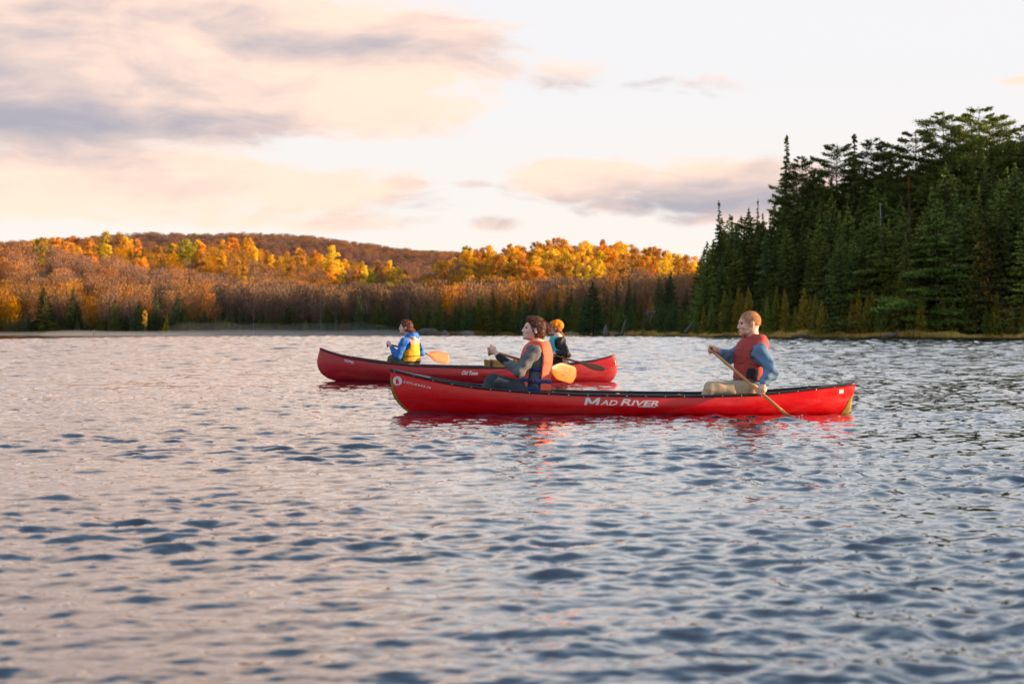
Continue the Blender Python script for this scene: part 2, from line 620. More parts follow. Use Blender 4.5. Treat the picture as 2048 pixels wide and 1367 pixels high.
def build_water():
    rs = [0.5]
    while rs[-1] < 2.6: rs.append(rs[-1] * 1.05)
    while rs[-1] < 310: rs.append(rs[-1] * 1.0032)
    while rs[-1] < 9000: rs.append(rs[-1] * 1.10)
    rs = np.array(rs)
    an = np.arange(-0.40, 0.4001, 0.00185)
    ext = [0.40]
    st = 0.003
    while ext[-1] < PI - 0.02:
        ext.append(min(ext[-1] + st, PI)); st = min(st * 1.15, 0.12)
    if ext[-1] < PI: ext.append(PI)
    ext = np.array(ext[1:])
    an = np.concatenate([-ext[::-1][1:], an, ext])        # -PI left out: closes on itself
    A, Rr = np.meshgrid(an, rs)
    X = (np.sin(A) * Rr).ravel(); Y = (np.cos(A) * Rr).ravel()
    gr = np.gradient(rs); ga = np.abs(np.gradient(an))
    gap = np.maximum(gr[:, None] + 0 * A, 0.55 * (Rr * ga[None, :])).ravel()
    Z = wave_field(X, Y, gap)
    near = (np.hypot(X, Y) < 60)
    Z[near] += wakes(X[near], Y[near])
    # the hulls push the water out of the way: no water inside the boats
    for H in (hullN, hullF):
        z0 = np.full(near.sum(), 0.0)
        hw = H.y_at(X[near], z0)
        ins = (np.abs(Y[near] - H.yc) < hw - 0.02)
        zz = Z[near]; zz[ins] = -0.16; Z[near] = zz
    V = np.stack([X, Y, Z], 1)
    na, nr = len(an), len(rs)
    ia = np.arange(na); ib = (ia + 1) % na
    base = (np.arange(nr - 1) * na)[:, None]
    F = np.stack([(base + ia).ravel(), (base + ib).ravel(), (base + na + ib).ravel(), (base + na + ia).ravel()], 1)
    # centre cap
    c = len(V)
    V = np.vstack([V, [[0, 0, 0]]])
    F = F[:, ::-1]
    m = bpy.data.materials.new('lake_water')
    m.use_nodes = True
    t = NT(m.node_tree)
    geo = t.node('ShaderNodeNewGeometry')
    Pn = geo.outputs['Position']
    sp = t.node('ShaderNodeSeparateXYZ', i0=Pn)
    dist = t.m('SQRT', t.m('ADD', t.m('MULTIPLY', sp.outputs[0], sp.outputs[0]), t.m('MULTIPLY', sp.outputs[1], sp.outputs[1])))
    # ripples too fine for the mesh: the normal is tilted point by point
    gust = t.noise(t.scl(Pn, (0.030, 0.10, 1)), 1.0, 4, 0.6)
    gust2 = t.noise(t.scl(Pn, (0.35, 0.9, 1), (4, 2, 0)), 1.0, 3, 0.6)
    calm = t.m('MULTIPLY', t.step(t.m('DIVIDE', sp.outputs[0], dist), -0.20, -0.34), t.step(dist, 125, 190))
    gs = t.m('MULTIPLY', t.step(gust, 0.35, 0.65, 0.75, 1.2), t.m('SUBTRACT', 1.0, t.m('MULTIPLY', calm, 0.8)))
    gs = t.m('MULTIPLY', gs, t.step(gust2, 0.3, 0.7, 0.8, 1.2))

    def ripple(sx, sy, off, amp, detail=2):
        nz = t.noise(t.scl(Pn, (sx, sy, 1.0), off), 1.0, detail, 0.6, 0.3, out=1)
        v = t.node('ShaderNodeVectorMath', {'operation': 'SUBTRACT'}, i0=nz)
        v.inputs[1].default_value = (0.5, 0.5, 0.5)
        v2 = t.node('ShaderNodeVectorMath', {'operation': 'MULTIPLY'}, i0=v.outputs[0])
        v2.inputs[1].default_value = (0.7, 1.3, 0.0)
        v3_ = t.node('ShaderNodeVectorMath', {'operation': 'SCALE'}, i0=v2.outputs[0])
        t.put(v3_, 3, t.m('MULTIPLY', gs, amp))
        return v3_.outputs[0]
    r1 = ripple(13.0, 26.0, (0, 0, 0), t.step(dist, 3, 50, 0.26, 0.42))
    r2 = ripple(1.6, 4.2, (5, 3, 0), t.step(dist, 30, 110, 0.0, 0.40))
    add = t.node('ShaderNodeVectorMath', {'operation': 'ADD'}, i0=r1, i1=r2)
    add2 = t.node('ShaderNodeVectorMath', {'operation': 'ADD'}, i0=add.outputs[0], i1=geo.outputs['Normal'])
    nrm = t.node('ShaderNodeVectorMath', {'operation': 'NORMALIZE'}, i0=add2.outputs[0])
    b = t.node('ShaderNodeBsdfPrincipled')
    b.inputs['Base Color'].default_value = (0.003, 0.010, 0.028, 1)
    b.inputs['IOR'].default_value = 1.45
    b.inputs['Roughness'].default_value = 0.04
    b.inputs['Specular IOR Level'].default_value = 0.8
    b.inputs['Coat Weight'].default_value = 0.8
    b.inputs['Coat IOR'].default_value = 1.6
    b.inputs['Coat Roughness'].default_value = 0.04
    t.put(b, 'Coat Normal', nrm.outputs[0])
    t.put(b, 'Normal', nrm.outputs[0])
    t.node('ShaderNodeOutputMaterial', Surface=b)
    V2 = V
    me = mesh_np('lake_water', V2, F, [m])
    obj('lake_water', me, kind='structure')


build_water()

# ------------------------------------------------------------------ canoes
pmat('red_hull', srgb(234, 4, 16), rough=0.30, var=0.08, scale=2.5, bump=0.0012, bscale=9, spec=0.5, coat=0.15, dark=(srgb(150, 10, 20), 5.0, 0.35), stretch=(0.4, 1, 1.5))
pmat('faded_red_hull', srgb(186, 30, 44), rough=0.42, var=0.10, scale=2.5, bump=0.0012, bscale=9, spec=0.5, dark=(srgb(120, 22, 34), 4.0, 0.45), stretch=(0.4, 1, 1.5))
pmat('hull_lining', (0.17, 0.18, 0.18), rough=0.6, var=0.2)
pmat('black_trim', (0.012, 0.014, 0.017), rough=0.38, var=0.2, spec=0.5)
pmat('kevlar_felt', srgb(156, 118, 34), rough=0.6, var=0.3, scale=30)
pmat('white_print', (0.82, 0.80, 0.80), rough=0.5, var=0.05)
pmat('rivet_metal', (0.75, 0.74, 0.72), rough=0.25, metal=1.0, var=0.1)
pmat('ash_wood', srgb(205, 150, 84), rough=0.5, var=0.22, scale=12, stretch=(0.3, 2, 2))
pmat('cane_web', srgb(190, 160, 110), rough=0.8, var=0.35, scale=90)


def scuffs(name, col, dark):
    # long shallow scratches, dull patches and a grimy band near the waterline
    m = MATS[name]
    t = NT.__new__(NT); t.nt = m.node_tree
    bs = [n for n in m.node_tree.nodes if n.type == 'BSDF_PRINCIPLED'][0]
    src = bs.inputs['Base Color'].links[0].from_socket
    co = t.node('ShaderNodeTexCoord').outputs['Object']
    scr = t.step(t.noise(t.scl(co, (1.6, 8, 75)), 1.0, 4, 0.7), 0.62, 0.69)
    patch = t.step(t.noise(t.scl(co, (1.2, 3, 5), (4, 4, 4)), 1.0, 5, 0.65), 0.48, 0.66)
    sp = t.node('ShaderNodeSeparateXYZ', i0=co)
    grime = t.m('MULTIPLY', t.step(t.m('ADD', sp.outputs[2], t.m('MULTIPLY', t.noise(t.scl(co, (6, 6, 20)), 1.0, 4), 0.05)), 0.060, 0.02), 0.45)
    c = t.mix(t.m('MULTIPLY', scr, t.m('MULTIPLY', patch, 0.75)), src, c4(col))
    c = t.mix(t.m('MULTIPLY', patch, 0.22), c, c4(col))
    c = t.mix(grime, c, c4(dark))
    t.put(bs, 'Base Color', c)
    t.put(bs, 'Roughness', t.m('ADD', 0.26, t.m('MULTIPLY', t.m('MAXIMUM', patch, scr), 0.22)))


scuffs('red_hull', srgb(226, 90, 86), srgb(96, 6, 12))
scuffs('faded_red_hull', srgb(214, 110, 104), srgb(84, 24, 22))


def sweep_trim(H, t0, t1, side, wd, ht, dz=0.0, dyo=0.0, n=90):
    """gunwale: rounded section swept along the sheer line"""
    V, F = [], []
    sec = [(-1, -0.75), (-0.6, -1), (0.6, -1), (1, -0.75), (1, 0.6), (0.5, 1), (-0.5, 1), (-1, 0.6)]
    ts = np.linspace(t0, t1, n)
    for i, t in enumerate(ts):
        x, y, z = H.pt(t, 1.0)
        yy = H.yc + side * (float(y) + dyo)
        for a, b in sec:
            V.append((float(x), yy + a * wd / 2 * side, float(z) + b * ht / 2 + dz))
    k = len(sec)
    for i in range(n - 1):
        for q in range(k):
            a = i * k + q; b = i * k + (q + 1) % k
            F.append((a, b, b + k, a + k))
    F.append(tuple(range(k))); F.append(tuple(range((n - 1) * k, n * k)))
    if side > 0:
        F = [f[::-1] for f in F]
    return V, F


def shell_mesh(name, H, mats, nt=120, nq=26):
    """hull with thickness: outer skin, inner lining and the rim that joins them"""
    ts = (1 - np.cos(np.linspace(0, PI, nt))) / 2 * 0.35 + np.linspace(0, 1, nt) * 0.65
    qs = np.linspace(0, 1, nq)
    T, Q = np.meshgrid(ts, qs, indexing='ij')
    V, F, MI = [], [], []
    for li, ins in enumerate((0.0, 0.010)):
        x, y, z = H.pt(T, Q, ins)
        for sd in (-1, 1):
            V.append(np.stack([x, H.yc + sd * y, z], -1).reshape(-1, 3))
    V = np.concatenate(V)
    n = nt * nq
    i, j = np.meshgrid(np.arange(nt - 1), np.arange(nq - 1), indexing='ij')
    a = (i * nq + j).ravel()
    quad = np.stack([a, a + nq, a + nq + 1, a + 1], 1)
    for blk, flip, mi in ((0, False, 0), (1, True, 0), (2, True, 1), (3, False, 1)):
        f = quad + blk * n
        if flip: f = f[:, ::-1]
        F.append(f); MI.append(np.full(len(f), mi))
    i = np.arange(nt - 1); a = i * nq + nq - 1
    for sd in (0, 1):
        o, p = sd * n, (2 + sd) * n
        f = np.stack([a + o, a + nq + o, a + nq + p, a + p], 1)
        F.append(f if sd == 1 else f[:, ::-1]); MI.append(np.full(len(f), 0))
    me = mesh_np(name, V, np.concatenate(F), mats, True, np.concatenate(MI))
    import bmesh
    bm = bmesh.new(); bm.from_mesh(me)
    bmesh.ops.remove_doubles(bm, verts=bm.verts, dist=0.0008)
    bm.to_mesh(me); bm.free()
    for p in me.polygons: p.use_smooth = True
    return me


def on_hull(H, x, z, side=-1, off=0.003):
    return H.yc + side * (float(H.y_at(np.array(x), np.array(z))) + off)


def deck_mesh(name, H, t0, t1, mat, lift=0.012, n=16):
    V, F = [], []
    for i, t in enumerate(np.linspace(t0, t1, n)):
        x, y, z = [float(c) for c in H.pt(t, 1.0)]
        for k_ in range(7):
            f = k_ / 3 - 1
            V.append((x, H.yc + f * (y + 0.004), z + 0.006 + lift * (1 - f * f)))
    for i in range(n - 1):
        for k_ in range(6):
            a = i * 7 + k_
            F.append((a, a + 1, a + 8, a + 7))
    m = len(V)
    V += [(a, b, c - 0.014) for a, b, c in V]
    F += [tuple(q + m for q in f[::-1]) for f in F]
    for i in range(n - 1):
        a = i * 7; F.append((a, a + 7, a + 7 + m, a + m)); a = i * 7 + 6; F.append((a + 7, a, a + m, a + 7 + m))
    for k_ in range(6):
        F.append((k_, k_ + m, k_ + 1 + m, k_ + 1)); a = (n - 1) * 7 + k_; F.append((a + 1, a + 1 + m, a + m, a))
    return mesh_np(name, np.array(V), F, [mat])


def skid_mesh(name, H, end, zlo, zhi, wfun, mat, n=24):
    """abrasion plate that wraps the stem, 4 mm proud"""
    V, F = [], []
    for i in range(n):
        z = zlo + (zhi - zlo) * i / (n - 1)
        xs = float(np.interp(z, H.bz, H.bx)) if end == 0 else float(np.interp(z, H.tz, H.tx))
        wd = wfun(i / (n - 1))
        sg = 1 if end == 0 else -1
        row = []
        for sd in (-1, 1):
            for f in ((1, .66, .33) if sd < 0 else (.33, .66, 1)):
                xx = xs + sg * wd * f
                yy = float(H.y_at(np.array(xx), np.array(z))) + 0.004
                row.append((xx, H.yc + sd * yy, z))
            if sd < 0: row.append((xs - sg * 0.006, H.yc, z))
        V += row
    for i in range(n - 1):
        for k_ in range(6):
            a = i * 7 + k_
            F.append((a, a + 1, a + 8, a + 7))
    return mesh_np(name, np.array(V), F, [mat])


def text_mesh(body, size, shear=0.0, offset=0.0, sc=None, small=None, space=1.0, xs=1.0):
    cu = bpy.data.curves.new('text', 'FONT')
    cu.body = body
    cu.size = size; cu.shear = shear; cu.offset = offset; cu.space_character = space
    cu.resolution_u = 3
    if small:
        cu.small_caps_scale = small
        for i, ch in enumerate(body):
            cu.body_format[i].use_small_caps = ch.islower()
    o = bpy.data.objects.new('text', cu)
    COL.objects.link(o)
    bpy.context.view_layer.update()
    me = bpy.data.meshes.new_from_object(o.evaluated_get(bpy.context.evaluated_depsgraph_get()))
    bpy.data.objects.remove(o)
    bpy.data.curves.remove(cu)
    # fine enough to follow the hull's curve
    import bmesh
    bm = bmesh.new(); bm.from_mesh(me)
    bmesh.ops.remove_doubles(bm, verts=bm.verts, dist=1e-5)
    bmesh.ops.triangulate(bm, faces=bm.faces)
    for lim in (0.25, 0.12, 0.07):
        bmesh.ops.subdivide_edges(bm, edges=[e for e in bm.edges if e.calc_length() > lim * size], cuts=1, use_grid_fill=True)
        bmesh.ops.triangulate(bm, faces=[f for f in bm.faces if len(f.verts) > 3])
    bm.to_mesh(me); bm.free()
    V = np.zeros(len(me.vertices) * 3, np.float32)
    me.vertices.foreach_get('co', V)
    V = V.reshape(-1, 3)[:, :2]
    V[:, 0] *= xs
    F = [tuple(p.vertices) for p in me.polygons]
    bpy.data.meshes.remove(me)
    V = V - V.min(0)
    return V, F


def hull_print(name, H, body, u0, v0, u1, v1, height, mat, parent, side=-1, label=None, **kw):
    """lettering laid on the hull between two points of the plate's bottom edge (photo pixels)"""
    V, F = text_mesh(body, 1.0, **kw)
    sc = H.yc / FPX
    A = np.array([(u0 - 1024) * sc, CAMH - (v0 - HOR) * sc]); B_ = np.array([(u1 - 1024) * sc, CAMH - (v1 - HOR) * sc])
    L = np.linalg.norm(B_ - A); d = (B_ - A) / L; nrm = np.array([-d[1], d[0]])
    W, Hh = V.max(0)
    pts = A + np.outer(V[:, 0] / W * L, d) + np.outer(V[:, 1] / Hh * height, nrm)
    out = [(p[0], on_hull(H, p[0], p[1], side), p[1]) for p in pts]
    me = mesh_np(name, np.array(out), F, [mat], False)
    return obj(name, me, parent, label=label)


def plate_on_hull(name, H, pts, mat, parent, off=0.003, label=None):
    out = [(x, on_hull(H, x, z, -1, off), z) for x, z in pts]
    me = mesh_np(name, np.array(out), [tuple(range(len(out)))], [mat], False)
    return obj(name, me, parent, label=label)


def thwart(H, x, parent, name='thwart', width=0.035, thick=0.02, dz=-0.02, mat='ash_wood'):
    t = (x - H.bx[-1]) / (H.tx[-1] - H.bx[-1])
    xx, y, z = [float(c) for c in H.pt(t, 1.0)]
    mb = MB()
    n = 9
    for i in range(n):
        pass
    pts = [(x, H.yc + y * f, z + dz) for f in np.linspace(-0.97, 0.97, n)]
    rad = [width * (0.75 + 0.45 * abs(f)) / 2 * 1.2 for f in np.linspace(-1, 1, n)]
    mb.tube(pts, rad, 8, flat=((0, 0, 1), 0.5))
    return obj(name, mb.mesh(name, [MATS[mat]]), parent)


def seat(H, x, zc, parent, lx=0.22):
    t = (x - H.bx[-1]) / (H.tx[-1] - H.bx[-1])
    xx, y, z = [float(c) for c in H.pt(t, 1.0)]
    y -= 0.02
    fr = MB()
    for s in (-1, 1):
        fr.box((x + s * lx / 2, H.yc, zc), (0.035, 2 * y, 0.02))
    for s in (-1, 1):
        fr.box((x, H.yc + s * y * 0.62, zc + 0.001), (lx - 0.036, 0.035, 0.018))
        for q in (-1, 1):
            fr.box((x + q * lx / 2, H.yc + s * (y - 0.05), (zc + z) / 2), (0.02, 0.02, max(z - zc - 0.02, 0.01)))
    o = obj('seat', fr.mesh('seat', [MATS['ash_wood']], False), parent)
    wb = MB()
    k = 9
    for i in range(k):
        wb.box((x + (i / (k - 1) - 0.5) * (lx - 0.06), H.yc, zc + 0.006), (0.012, y * 1.18, 0.003))
    for i in range(k * 2):
        wb.box((x, H.yc + (i / (2 * k - 1) - 0.5) * y * 1.12, zc + 0.0095), (lx - 0.05, 0.010, 0.003))
    c = obj('webbing', wb.mesh('webbing', [MATS['cane_web']], False), o)
    c['kind'] = 'stuff'


def canoe(H, hull_mat, label, rivets=True):
    root = obj('canoe', None, loc=(0, 0, 0), label=label, category='canoe')
    ref = Vector(((H.x0 + H.x1) / 2, H.yc, 0))
    obj('hull', shell_mesh('hull', H, [MATS[hull_mat], MATS['hull_lining']]), root)
    for sd in (-1, 1):
        mb = MB(); mb.add(*sweep_trim(H, 0.0, 1.0, sd, 0.030, 0.024, dz=0.002))
        obj('gunwale', mb.mesh('gunwale', [MATS['black_trim']]), root)
    obj('deck_plate', deck_mesh('deck_plate', H, 0.0005, 0.085, MATS['black_trim']), root)
    obj('deck_plate', deck_mesh('deck_plate', H, 0.925, 0.9995, MATS['black_trim']), root)
    return root


def move_origin(root, ref):
    """put the Empty at the thing's base without moving its parts"""
    root.location = ref
    for ch in list(root.children):
        ch.location = ch.location - Vector(ref)


cN = canoe(hullN, 'red_hull', 'bright red canoe with big white lettering, nearer to the camera, carrying two paddlers')
cF = canoe(hullF, 'faded_red_hull', 'faded dull red canoe farther back, with curved bow, behind the bright red one')

# abrasion plates at both stems of the near canoe
obj('skid_plate', skid_mesh('skid_plate', hullN, 0, -0.03, 0.36, lambda f: 0.012 + 0.022 * math.sin(PI * min(f * 0.6 + 0.35, 1.0)) ** 1.2, MATS['kevlar_felt']), cN)
obj('skid_plate', skid_mesh('skid_plate', hullN, 1, -0.03, 0.19, lambda f: 0.006 + 0.085 * (1 - f) ** 1.0, MATS['kevlar_felt']), cN)
# rivets along the black gunwale: one every 0.2 m
rv = MB()
rv.tube([(0, 0, 0), (0, -0.002, 0), (0, -0.004, 0)], [0.0058, 0.005, 0.003], 8)
rvm = rv.mesh('rivet', [MATS['rivet_metal']])
for side in (-1, 1):
    for i in range(24):
        x = hullN.bx[-1] + 0.05 + i * 0.190
        t = (x - hullN.bx[-1]) / (hullN.tx[-1] - hullN.bx[-1])
        xx, y, z = [float(c) for c in hullN.pt(t, 1.0)]
        o = obj('rivet', rvm, cN, loc=(xx, hullN.yc + side * (y + 0.0155), z - 0.003))
        if side > 0: o.rotation_euler = (0, 0, PI)

W_ = MATS['white_print']
def stroke_letter(H, u0, v0, u1, height, slant, polys, mat, parent):
    # a letter built from bars, each bar cut fine enough to follow the hull
    sc = H.yc / FPX
    X0, X1, Z0 = (u0 - 1024) * sc, (u1 - 1024) * sc, CAMH - (v0 - HOR) * sc
    V_, F = [], []
    for (xa, ya, xb, yb, wd) in polys:
        n0 = len(V_)
        for i in range(9):
            f = i / 8
            for sd in (0, 0.5, 1):
                x = xa + (xb - xa) * f + wd * sd; y = ya + (yb - ya) * f
                X = X0 + (X1 - X0) * x + slant * height * y; Z = Z0 + height * y
                V_.append((X, on_hull(H, X, Z, -1, 0.004), Z))
        for i in range(8):
            for k_ in range(2):
                a = n0 + i * 3 + k_
                F.append((a, a + 1, a + 4, a + 3))
    obj('lettering', mesh_np('lettering', np.array(V_), F, [mat], False), parent)


stroke_letter(hullN, 1164, 805.0, 1192, 0.070, 0.28, [(0.0, 0, 0.0, 1, 0.20), (0.0, 1, 0.40, 0.12, 0.22), (0.80, 1, 0.40, 0.12, 0.22), (0.80, 0, 0.80, 1, 0.20)], W_, cN)
hull_print('lettering', hullN, 'AD', 1195, 805.5, 1229, 806, 0.050, W_, cN, shear=0.28, offset=0.018, xs=1.5)
hull_print('lettering', hullN, 'River', 1234, 806, 1308.5, 807.5, 0.066, W_, cN, shear=0.28, offset=0.018, small=0.78, xs=1.5)
hull_print('lettering', hullN, 'CANOE', 1269, 809.6, 1304, 810.2, 0.014, W_, cN, shear=0.28, offset=0.02, xs=1.5)
hull_print('lettering', hullN, 'EXPLORER', 808, 764.5, 852, 773.5, 0.021, W_, cN, shear=0.15, offset=0.03, space=1.6, xs=1.2)
hull_print('lettering', hullN, '16', 855.5, 774.2, 863, 775.6, 0.021, W_, cN, shear=0.15, offset=0.03, xs=1.2)
hull_print('lettering', hullF, 'TRIPPER', 690.5, 722, 710.5, 726.5, 0.036, W_, cF, shear=0.1, offset=0.02)
hull_print('lettering', hullF, 'Old Town', 925.5, 747.5, 957, 748.5, 0.066, W_, cF, shear=0.45, offset=0.02)
# round white badge with the red figure cut out
sc = YN / FPX
cx, cz = (795.5 - 1024) * sc, CAMH - (761 - HOR) * sc
rad = 9.3 * sc
plate_on_hull('badge', hullN, [(cx + rad * math.cos(a), cz + rad * math.sin(a)) for a in np.linspace(0, 2 * PI, 28)[:-1]], W_, cN)
fig = [(-0.50, -0.86), (-0.50, -0.30), (-0.38, 0.02), (-0.62, 0.22), (-0.30, 0.30), (-0.22, 0.78), (-0.02, 0.40), (0.12, 0.76), (0.16, 0.28), (0.30, 0.02), (0.40, -0.40), (0.40, -0.86)]
o = plate_on_hull('badge_figure', hullN, [(cx + rad * a * 0.82, cz + rad * b * 0.9) for a, b in fig][::-1], MATS['red_hull'], cN, off=0.006)
o = plate_on_hull('badge_band', hullN, [(cx + rad * a, cz + rad * b) for a, b in ((-0.62, -0.66), (0.62, -0.66), (0.46, -0.88), (-0.46, -0.88))], W_, cN, off=0.009)
# small white sticker near the stern
sx_, sz_ = (1679.5 - 1024) * sc, CAMH - (781.5 - HOR) * sc
plate_on_hull('sticker', hullN, [(sx_ - .025, sz_ - .022), (sx_ + .024, sz_ - .020), (sx_ + .026, sz_ + .020), (sx_ - .024, sz_ + .018)], W_, cN, label='small white square sticker by the stern')

# inside the near canoe
thwart(hullN, (1240 - 1024) * sc, cN)
thwart(hullN, (1366 - 1024) * sc, cN, width=0.028)
seat(hullN, (1086 - 1024) * sc, 0.145, cN)
seat(hullN, (1500 - 1024) * sc, 0.165, cN)
scF = YF / FPX
thwart(hullF, (930 - 1024) * scF, cF)
thwart(hullF, (1068 - 1024) * scF, cF)
seat(hullF, (822 - 1024) * scF, 0.19, cF)
seat(hullF, (1122 - 1024) * scF, 0.20, cF)
# bow carry handles
for H, root in ((hullN, cN), (hullF, cF)):
    for t in (0.10, 0.905):
        x = H.bx[-1] + t * (H.tx[-1] - H.bx[-1])
        thwart(H, x, root, 'carry_handle', 0.022, dz=-0.006)
for root, H in ((cN, hullN), (cF, hullF)):
    move_origin(root, ((H.x0 + H.x1) / 2, H.yc, 0))

# ------------------------------------------------------------------ wooden crate with canvas straps amidships in the far canoe
pmat('crate_wood', srgb(196, 138, 62), rough=0.6, var=0.25, scale=10, stretch=(0.4, 2, 2))
pmat('canvas_strap', srgb(128, 118, 78), rough=0.9, var=0.25, scale=40)
pmat('dark_leather', (0.025, 0.018, 0.012), rough=0.6, var=0.3)
cx0, cx1 = (969 - 1024) * scF, (1040 - 1024) * scF
zt = CAMH - (721.5 - HOR) * scF + 0.0
zb = -0.03
rt = obj('wooden_crate', None, loc=((cx0 + cx1) / 2, YF, zb), label='honey coloured wooden crate with canvas straps standing amidships in the farther canoe', category='crate')
mw, mh, md = cx1 - cx0, zt - zb, 0.34
b = MB()
for s in (-1, 1):
    b.box((0, s * (md / 2 - 0.006), mh / 2), (mw, 0.012, mh))
    b.box((s * (mw / 2 - 0.006), 0, mh / 2), (0.012, md - 0.026, mh))
b.box((0, 0, 0.008), (mw - 0.026, md - 0.026, 0.012))
obj('box', b.mesh('box', [MATS['crate_wood']], False), rt)
b = MB(); b.box((0, 0, mh + 0.008), (mw + 0.02, md + 0.02, 0.014)); b.box((0, -md / 2 - 0.006, mh - 0.02), (mw + 0.012, 0.010, 0.028))
obj('lid', b.mesh('lid', [MATS['crate_wood']], False), rt)
for fx, wd, mt in ((-0.46, 0.05, 'canvas_strap'), (-0.33, 0.035, 'dark_leather'), (-0.27, 0.022, 'canvas_strap'), (0.33, 0.03, 'dark_leather')):
    b = MB()
    x = fx * mw
    b.box((x, -md / 2 - 0.014, mh / 2), (wd, 0.006, mh - 0.004), Matrix.Rotation(0.10 if fx < 0 else -0.05, 3, 'Y'))
    b.box((x, 0, mh + 0.019), (wd, md + 0.01, 0.006))
    obj('strap', b.mesh('strap', [MATS[mt]], False), rt)

# ------------------------------------------------------------------ bodies: smooth unions of limbs meshed by surface nets
def v3(*a):
    return np.array(a, float)


